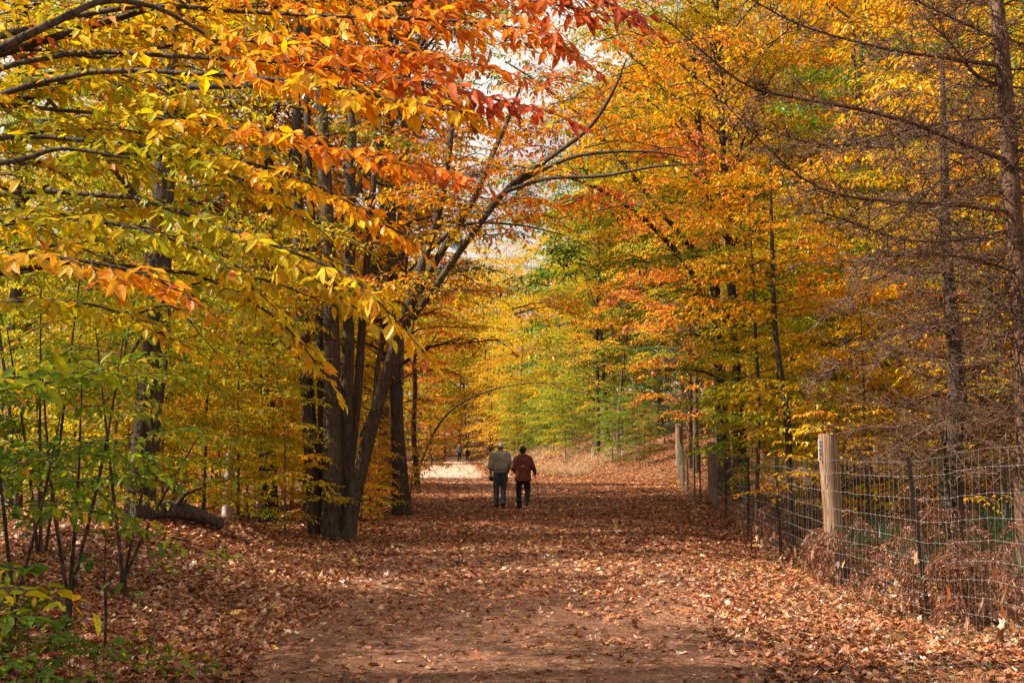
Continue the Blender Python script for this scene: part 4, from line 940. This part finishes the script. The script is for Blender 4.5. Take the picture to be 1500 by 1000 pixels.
def fused(mb, name, mat, parent, vox=.012, smooth=3, fold=0.0, fs=18):
    me = mb.mesh(name, [mat]); o = bpy.data.objects.new(name, me); COL.objects.link(o)
    r = o.modifiers.new('r', 'REMESH'); r.mode = 'VOXEL'; r.voxel_size = vox; r.use_smooth_shade = True
    s = o.modifiers.new('s', 'SMOOTH'); s.factor = .5; s.iterations = smooth
    dg = bpy.context.evaluated_depsgraph_get(); dg.update()
    m2 = bpy.data.meshes.new_from_object(o.evaluated_get(dg)); m2.name = name
    o.modifiers.clear(); o.data = m2; bpy.data.meshes.remove(me)
    if fold:
        co = np.empty(len(m2.vertices) * 3, np.float32); m2.vertices.foreach_get('co', co); co = co.reshape(-1, 3)
        no = np.empty(len(m2.vertices) * 3, np.float32); m2.vertices.foreach_get('normal', no); no = no.reshape(-1, 3)
        f = nz(co[:, 0] * fs + co[:, 2] * 4, co[:, 2] * fs * .8 - co[:, 0] * fs * .5 + co[:, 1] * 6, 1.0)
        co += no * (f * fold)[:, None]; m2.vertices.foreach_set('co', co.ravel()); m2.update()
    if not m2.materials: m2.materials.append(mat)
    for p in m2.polygons: p.use_smooth = True
    o.parent = parent; return o
def cloth(name, c, rough=.8, **k): return simple(name, c, rough, 0, .18, 60, .15, .3, **k)
SKIN = simple('skin', (.5, .3, .22), .5, 0, .06, 30)

def hand(mb, w, d, side, curl=.5, s=1.0):
    """w wrist, d direction of the hand; four fingers and a thumb"""
    w = np.array(w, float); d = nrm(np.array(d, float)); x = nrm(np.cross(d, [0, 1, 0])) if abs(d[1]) < .9 else np.array([1., 0, 0]); fwd = nrm(np.cross(x, d))
    if fwd[1] < 0: fwd = -fwd
    inn = np.array([-side, 0, 0.]); inn = nrm(inn - d * (inn @ d))
    capsule(mb, [w, w + d * .045 * s, w + d * .085 * s], [.024 * s, .034 * s, .034 * s], 10, 1.0)
    for q in range(4):
        o = fwd * (.028 - q * .0185) * s; L = (.068, .075, .07, .055)[q] * s; b = w + d * .085 * s + o
        p1 = b + d * L * .45 + inn * L * .15 * curl; p2 = p1 + d * L * .3 * (1 - curl * .6) + inn * L * .4 * curl; p3 = p2 + d * L * .2 * (1 - curl) + inn * L * .3 * curl - d * L * .1 * curl
        capsule(mb, [b, p1, p2, p3], np.array([.0095, .009, .0085, .0075]) * s, 8)
    b = w + d * .03 * s + fwd * .026 * s; capsule(mb, [b, b + fwd * .025 * s + d * .028 * s + inn * .008, b + fwd * .028 * s + d * .055 * s + inn * .022 * s], np.array([.012, .0105, .0085]) * s, 8)

def person(loc, rz, Ht, J, col, label, kind):
    """J: joints in metres for a 1.71 m figure"""
    e = empty('person', loc, rz); e.scale = (Ht / 1.71,) * 3; tag(e, label, 'person')
    B = MB(); nk = np.array(J['neck']); hd = np.array(J['head']); pel = np.array(J['pelvis']); ch = np.array(J['chest'])
    # torso, neck, head
    sp1 = spline([pel - [0, 0, .09], pel, (pel + ch) / 2, ch, nk - [0, 0, .03]], 14)
    loft(B, sp1, np.interp(np.linspace(0, 1, 14), [0, .2, .45, .75, .92, 1], [.13, .165, .145, .18, .15, .06]), np.interp(np.linspace(0, 1, 14), [0, .2, .45, .75, .92, 1], [.1, .115, .1, .115, .09, .055]), 20)
    capsule(B, [nk - [0, .01, .05], nk + [0, 0, .04], hd - [0, .01, .07]], [.062, .055, .055])
    ball(B, hd + [0, 0, .02], .074, .092, .1, 18); ball(B, hd + [0, .028, -.045], .055, .06, .065, 14)      # skull, jaw
    capsule(B, [hd + [0, .086, .012], hd + [0, .108, -.022]], [.009, .014], 8)                               # nose
    for s in (-1, 1):
        ball(B, hd + [s * .077, -.005, -.01], .009, .02, .032, 8)                                            # ears
        ball(B, hd + [s * .03, .083, .01], .014, .01, .009, 8)                                               # brows and lids
    ball(B, hd + [0, .082, -.058], .024, .012, .008, 8)                                                      # lips
    for s, nm in ((-1, 'L'), (1, 'R')):
        sh, el, wr = (np.array(J[k + nm]) for k in ('sh', 'el', 'wr'))
        capsule(B, [sh, el, wr], [.052, .043, .026], 10); hand(B, wr, J['hd' + nm], s, J.get('curl', .6))
        hp, kn, an, to = (np.array(J[k + nm]) for k in ('hp', 'kn', 'an', 'to'))
        capsule(B, [hp, kn, an], [.088, .06, .042], 12); capsule(B, [an, an * .3 + to * .7, to], [.04, .034, .028], 10)
    fused(B, 'body', SKIN, e, .0085, 1)
    # trousers
    m = MB()
    for s, nm in ((-1, 'L'), (1, 'R')):
        hp, kn, an = (np.array(J[k + nm]) for k in ('hp', 'kn', 'an'))
        capsule(m, [hp + [0, 0, .04], (hp + kn) / 2, kn, (kn + an) / 2, an + (an - kn) * .02], [.112, .098, .08, .074, .07], 14)
    loft(m, spline([pel - [0, 0, .1], pel, pel + [0, 0, .1]], 6), [.13, .18, .185, .18, .17, .165], [.1, .13, .132, .13, .12, .118], 18)
    fused(m, 'trousers', col['tr'], e, .011, 2, .006, 22)
    # jacket: body and sleeves
    m = MB(); z0 = J['hem']; bot = np.array([pel[0], pel[1], z0]); n = 16
    P = spline([bot, (bot + ch) / 2 + [0, -.01, 0], ch + [0, -.01, .0], nk - [0, .012, .045], nk + [0, 0, .0]], n); q = np.linspace(0, 1, n)
    if kind == 'man':
        loft(m, P, np.interp(q, [0, .06, .12, .35, .62, .8, .9, 1], [.175, .178, .205, .222, .235, .215, .15, .07]), np.interp(q, [0, .06, .12, .35, .62, .8, .9, 1], [.135, .138, .165, .165, .155, .135, .1, .068]), 22)
    else:
        loft(m, P, np.interp(q, [0, .2, .45, .68, .82, .92, 1], [.238, .232, .225, .228, .2, .14, .075]), np.interp(q, [0, .2, .45, .68, .82, .92, 1], [.175, .17, .16, .155, .135, .105, .075]), 22)
    for s, nm in ((-1, 'L'), (1, 'R')):
        sh, el, wr = (np.array(J[k + nm]) for k in ('sh', 'el', 'wr'))
        capsule(m, [sh + [-s * .05, 0, .005], sh + [s * .01, 0, -.03], (sh + el) / 2, el, (el + wr) / 2, wr + (wr - el) * .02], [.085, .088, .078, .07, .062, .048], 14)
    fused(m, 'jacket', col['ja'], e, .0115, 2, .014 if kind == 'man' else .011, 15)
    if kind == 'man':
        m = MB(); tube(m, [nk + [0, -.012, -.03], nk + [0, -.006, .0], nk + [0, .0, .035]], [.088, .08, .074], 20); fused(m, 'collar', col['ja2'], e, .008, 1)
        m = MB(); loft(m, [bot + [0, 0, -.01], bot + [0, 0, .025], bot + [0, 0, .055]], [.182, .19, .186], [.142, .15, .147], 24); m.build('waistband', col['ja2'], e)
        # grey hair under the cap, cap with brim and rear opening
        m = MB(); ball(m, hd + [0, -.012, .005], .082, .092, .085, 18); fused(m, 'hair', col['hair'], e, .007, 1, .003, 40)
        m = MB(); z = np.linspace(0, 1, 9); loft(m, np.stack([np.full(9, hd[0]), hd[1] - .004 + 0 * z, hd[2] + .028 + z * .105], 1), .09 * np.sqrt(1 - (z * .985) ** 2.6), .106 * np.sqrt(1 - (z * .985) ** 2.6), 22)
        ball(m, hd + [0, 0, .133], .009, .009, .006, 8)
        cap = fused(m, 'cap', col['cap'], e, .0065, 1)
        m = MB(); a = np.linspace(-1.15, 1.15, 13)
        inn = np.stack([np.sin(a) * .088, np.cos(a) * .1, np.full(13, .035)], 1); out = np.stack([np.sin(a) * .088, np.cos(a) * .1 + .075 * np.cos(a * 1.25), np.full(13, .02) - .012 * np.sin(a) ** 2], 1)
        V = np.concatenate([inn, out, inn - [0, 0, .006], out - [0, 0, .006]]) + hd; i = np.arange(12)
        F = np.concatenate([np.stack([i, i + 1, i + 14, i + 13], -1), np.stack([i + 26, i + 39, i + 40, i + 27], -1), np.stack([i + 13, i + 14, i + 40, i + 39], -1)])
        m.add(V, F); m.build('brim', col['cap'], cap)
        m = MB(); z = np.linspace(-.02, .02, 4); ball(m, hd + [0, -.099, .05], .03, .01, .018, 10); m.build('strap_opening', col['hair'], cap)
    else:
        m = MB(); ball(m, hd + [0, -.012, -.002], .083, .094, .088, 18); fused(m, 'hair', col['hair'], e, .007, 1, .004, 40)
        m = MB(); ball(m, hd + [0, -.004, .05], .094, .108, .088, 20); tube(m, [hd + [0, -.004, .022], hd + [0, -.004, .05]], [.1, .1], 22); ball(m, hd + [0, 0, .143], .012, .012, .012, 8)
        fused(m, 'knitted_hat', col['cap'], e, .007, 1, .002, 60)
        m = MB()   # hood lying on the shoulders
        capsule(m, [nk + [-.10, .03, .0], nk + [-.085, -.06, .0], nk + [-.03, -.115, -.02], nk + [.03, -.115, -.02], nk + [.085, -.06, .0], nk + [.10, .03, .0]], [.035, .045, .05, .05, .045, .035], 12)
        ball(m, nk + [0, -.085, -.025], .1, .06, .085, 14)
        fused(m, 'hood', col['ja'], e, .008, 2, .004, 20)
        m = MB()   # orange embroidered emblem on the back
        pts = [(-.045, .0), (-.03, .05), (-.005, .02), (.01, .065), (.03, .02), (.055, .03), (.035, -.015), (.045, -.055), (.005, -.03), (-.035, -.05)]
        yb = np.array([pel[0], 0, 0]); V = []
        for (a_, b_) in pts: V.append([a_, ch[1] - .163 - .012, ch[2] - .13 + b_])
        for (a_, b_) in pts: V.append([a_ * .98, ch[1] - .14, ch[2] - .13 + b_])
        V.append([.0, ch[1] - .18, ch[2] - .13]); k = np.arange(10); m.add(V, np.stack([k, (k + 1) % 10, np.full(10, 20)], -1)); m.F.append((np.stack([k, (k + 1) % 10, (k + 1) % 10 + 10, k + 10], -1) + 0, 0, False)); m.build('back_emblem', col['em'], e)
        m = MB(); tube(m, [bot + [0, 0, .0], bot + [0, 0, .02]], [.2, .2], 3) if False else None
    for s, nm in ((-1, 'L'), (1, 'R')):
        an, to = np.array(J['an' + nm]), np.array(J['to' + nm]); m = MB(); up = np.array(J.get('fu' + nm, [0, 0, 1.]))
        heel = an + nrm(an - to) * .045 - up * .028
        capsule(m, [heel, an * .45 + to * .55 - up * .02, to + nrm(to - an) * .03 - up * .006], [.042, .043, .033], 12); capsule(m, [an + up * .05, an], [.05, .048], 10)
        sh_ = fused(m, 'shoe', col['sh'], e, .009, 1)
        m = MB(); d = nrm(to - heel); capsule(m, [heel - up * .032, an * .4 + to * .6 - up * .05, to + d * .03 - up * .028], [.03, .034, .026], 10); fused(m, 'sole', col['so'], sh_, .009, 1)
    return e
def stick(a, b, label, grip=True):
    a = np.array(a, float); b = np.array(b, float); e = empty('walking_stick', b); O = b
    tag(e, label, 'walking stick')
    m = MB(); tube(m, [b - O, (a + b) / 2 - O], [.006, .0075], 8); tube(m, [(a + b) / 2 - O, a - O], [.009, .009], 8); m.build('shaft', M_STEEL, e)
    d = nrm(a - b); m = MB(); capsule(m, [a - d * .06 - O, a + d * .05 - O], [.014, .017], 8); m.build('grip', C_BLACK, e)
    m = MB(); tube(m, [b + d * .05 - O, b + d * .056 - O], [.03, .03], 12); m.build('basket', C_BLACK, e)
C_BLACK = cloth('black_cloth', (.012, .012, .014)); C_JEAN = cloth('dark_denim', (.05, .058, .08)); C_TAUPE = cloth('taupe_jacket', (.27, .245, .2), .5); C_TAUPE2 = cloth('taupe_rib', (.2, .175, .13))
C_MAROON = cloth('maroon_jacket', (.125, .03, .018), .65); C_CAP = cloth('tan_cap', (.6, .5, .4)); C_GREYH = cloth('grey_hair', (.12, .1, .09)); C_DARKH = cloth('dark_hair', (.02, .016, .014)); C_SOLE = cloth('rubber_sole', (.06, .045, .035)); C_EMB = cloth('orange_thread', (.5, .12, .02)); C_GREY = cloth('grey_coat', (.06, .06, .065))
JM = dict(pelvis=(0, 0, .94), chest=(.0, .01, 1.3), neck=(0, .02, 1.475), head=(0, .04, 1.585), hem=.93,
          shL=(-.185, 0, 1.4), elL=(-.265, -.03, 1.13), wrL=(-.25, .05, .9), hdL=(.0, .15, -1), shR=(.185, 0, 1.4), elR=(.262, -.02, 1.14), wrR=(.20, .17, .97), hdR=(-.1, .6, -.7),
          hpL=(-.09, 0, .9), knL=(-.11, .06, .49), anL=(-.105, .06, .085), toL=(-.125, .21, .035), hpR=(.09, 0, .9), knR=(.085, .03, .49), anR=(.075, -.16, .1), toR=(.1, -.02, .035), curl=.75)
JW = dict(pelvis=(0, 0, .94), chest=(.0, .015, 1.29), neck=(0, .035, 1.46), head=(0, .07, 1.575), hem=.74,
          shL=(-.17, .01, 1.385), elL=(-.275, -.03, 1.12), wrL=(-.2, .13, .98), hdL=(.3, .8, -.2), shR=(.17, .01, 1.385), elR=(.29, -.03, 1.13), wrR=(.33, .16, .98), hdR=(.1, .8, -.45),
          hpL=(-.09, 0, .9), knL=(-.12, .08, .49), anL=(-.1, .04, .085), toL=(-.12, .18, .035), hpR=(.09, 0, .9), knR=(.13, .05, .5), anR=(.11, -.3, .25), toR=(.1, -.24, .11), fuR=(0, .75, .66), curl=.85)
mx_, my_ = pos(733, 30.6); wx_, wy_ = pos(766, 29.9)
mz, wz = H(mx_, my_) + .03, H(wx_, wy_) + .03
person((mx_, my_, mz), 0, 1.71, JM, dict(tr=C_JEAN, ja=C_TAUPE, ja2=C_TAUPE2, cap=C_CAP, hair=C_GREYH, sh=C_BLACK, so=C_SOLE), 'man walking away in a tan cap, taupe jacket and dark jeans', 'man')
person((wx_, wy_, wz), 0, 1.6, JW, dict(tr=C_BLACK, ja=C_MAROON, cap=C_BLACK, hair=C_DARKH, sh=C_BLACK, so=C_SOLE, em=C_EMB), 'woman walking away in a black hat, hooded maroon jacket and black trousers, one heel lifted', 'woman')
stick((mx_ + .19, my_ + .23, mz + .93), (mx_ + .235, my_ + .1, mz), 'thin walking stick held low in the right hand of the man in the tan cap')
stick((wx_ + .315, wy_ + .19, wz + .9), (wx_ + .46, wy_ + .0, wz), 'thin walking stick held out to the right by the woman in maroon')
# black bag-like glove bundle in his left hand
e = empty('folded_gloves', (mx_ - .25, my_ + .06, mz + .8)); tag(e, 'black folded gloves held in the left hand of the man in taupe', 'gloves')
m = MB(); capsule(m, [[0, 0, .05], [.0, .0, -.02], [.02, 0, -.09]], [.03, .05, .035], 12, .7); capsule(m, [[-.03, 0, -.02], [-.045, .01, -.09]], [.018, .014], 8); fused(m, 'gloves', C_BLACK, e, .008, 1)
for px, d, Ht, cc, lab, kd in ((673, 118, 1.75, dict(tr=C_BLACK, ja=C_GREY, ja2=C_GREY, cap=C_CAP, hair=C_GREYH, sh=C_BLACK, so=C_SOLE), 'tiny distant walker in a dark coat and pale cap beyond the bend', 'man'),
                           (685, 126, 1.65, dict(tr=C_BLACK, ja=C_BLACK, cap=C_BLACK, hair=C_DARKH, sh=C_BLACK, so=C_SOLE, em=C_BLACK), 'tiny distant walker dressed all in black, right of the pale-capped one', 'woman')):
    x, y = pos(px, d); person((x, y, H(x, y) + .03), .1, Ht, JM if kd == 'man' else JW, cc, lab, kd)
# ---------------------------------------------------------------- light, sky, camera
SUN_EL, SUN_AZ = math.radians(42), math.radians(-96)   # azimuth measured from +Y towards +X
sd = Vector((math.sin(SUN_AZ) * math.cos(SUN_EL), math.cos(SUN_AZ) * math.cos(SUN_EL), math.sin(SUN_EL)))
ld = bpy.data.lights.new('sun', 'SUN'); ld.energy = 5.0; ld.angle = math.radians(.55); ld.color = (1, .88, .71)
lo_ = bpy.data.objects.new('sun', ld); COL.objects.link(lo_); lo_.rotation_euler = sd.to_track_quat('Z', 'Y').to_euler(); lo_.location = (0, 0, 60)
w = bpy.data.worlds.new('World'); SC.world = w; w.use_nodes = True
ns = w.node_tree.nodes; L = w.node_tree.links; ns.clear()
sky = ns.new('ShaderNodeTexSky'); sky.sky_type = 'NISHITA'; sky.sun_disc = False; sky.sun_elevation = SUN_EL; sky.sun_rotation = SUN_AZ
sky.air_density = 1; sky.dust_density = 3; sky.ozone_density = 1
tc = ns.new('ShaderNodeTexCoord'); cn = ns.new('ShaderNodeTexNoise'); cn.inputs['Scale'].default_value = 2.2; cn.inputs['Detail'].default_value = 6; L.new(tc.outputs['Generated'], cn.inputs['Vector'])
cr_ = ramp(ns, [(.25, (0, 0, 0)), (.42, (1, 1, 1))]); L.new(cn.outputs['Fac'], cr_.inputs[0])
mx = nd(ns, 'ShaderNodeMix', data_type='RGBA'); L.new(cr_.outputs[0], mx.inputs[0]); L.new(sky.outputs[0], mx.inputs[6]); mx.inputs[7].default_value = (8.0, 7.5, 6.9, 1)
bg = ns.new('ShaderNodeBackground'); bg.inputs[1].default_value = .052; L.new(mx.outputs[2], bg.inputs[0])
ow = ns.new('ShaderNodeOutputWorld'); L.new(bg.outputs[0], ow.inputs[0])
cd = bpy.data.cameras.new('camera'); cam = bpy.data.objects.new('camera', cd); COL.objects.link(cam); SC.camera = cam
cd.lens = 40; cd.sensor_width = 36; cd.clip_start = .05; cd.clip_end = 3000
cam.location = (0, 0, CZ); cam.rotation_euler = (math.pi / 2 + PITCH, 0, 0)
SC.view_settings.view_transform = 'Standard'; SC.view_settings.look = 'None'; SC.view_settings.exposure = 1.38; SC.view_settings.gamma = 1
SC.render.engine = 'CYCLES'
SC.cycles.use_denoising = True; SC.cycles.max_bounces = 6; SC.cycles.diffuse_bounces = 3; SC.cycles.transmission_bounces = 4; SC.cycles.use_adaptive_sampling = True; SC.cycles.adaptive_threshold = .02; SC.cycles.sample_clamp_indirect = 8
SC.render.film_transparent = False
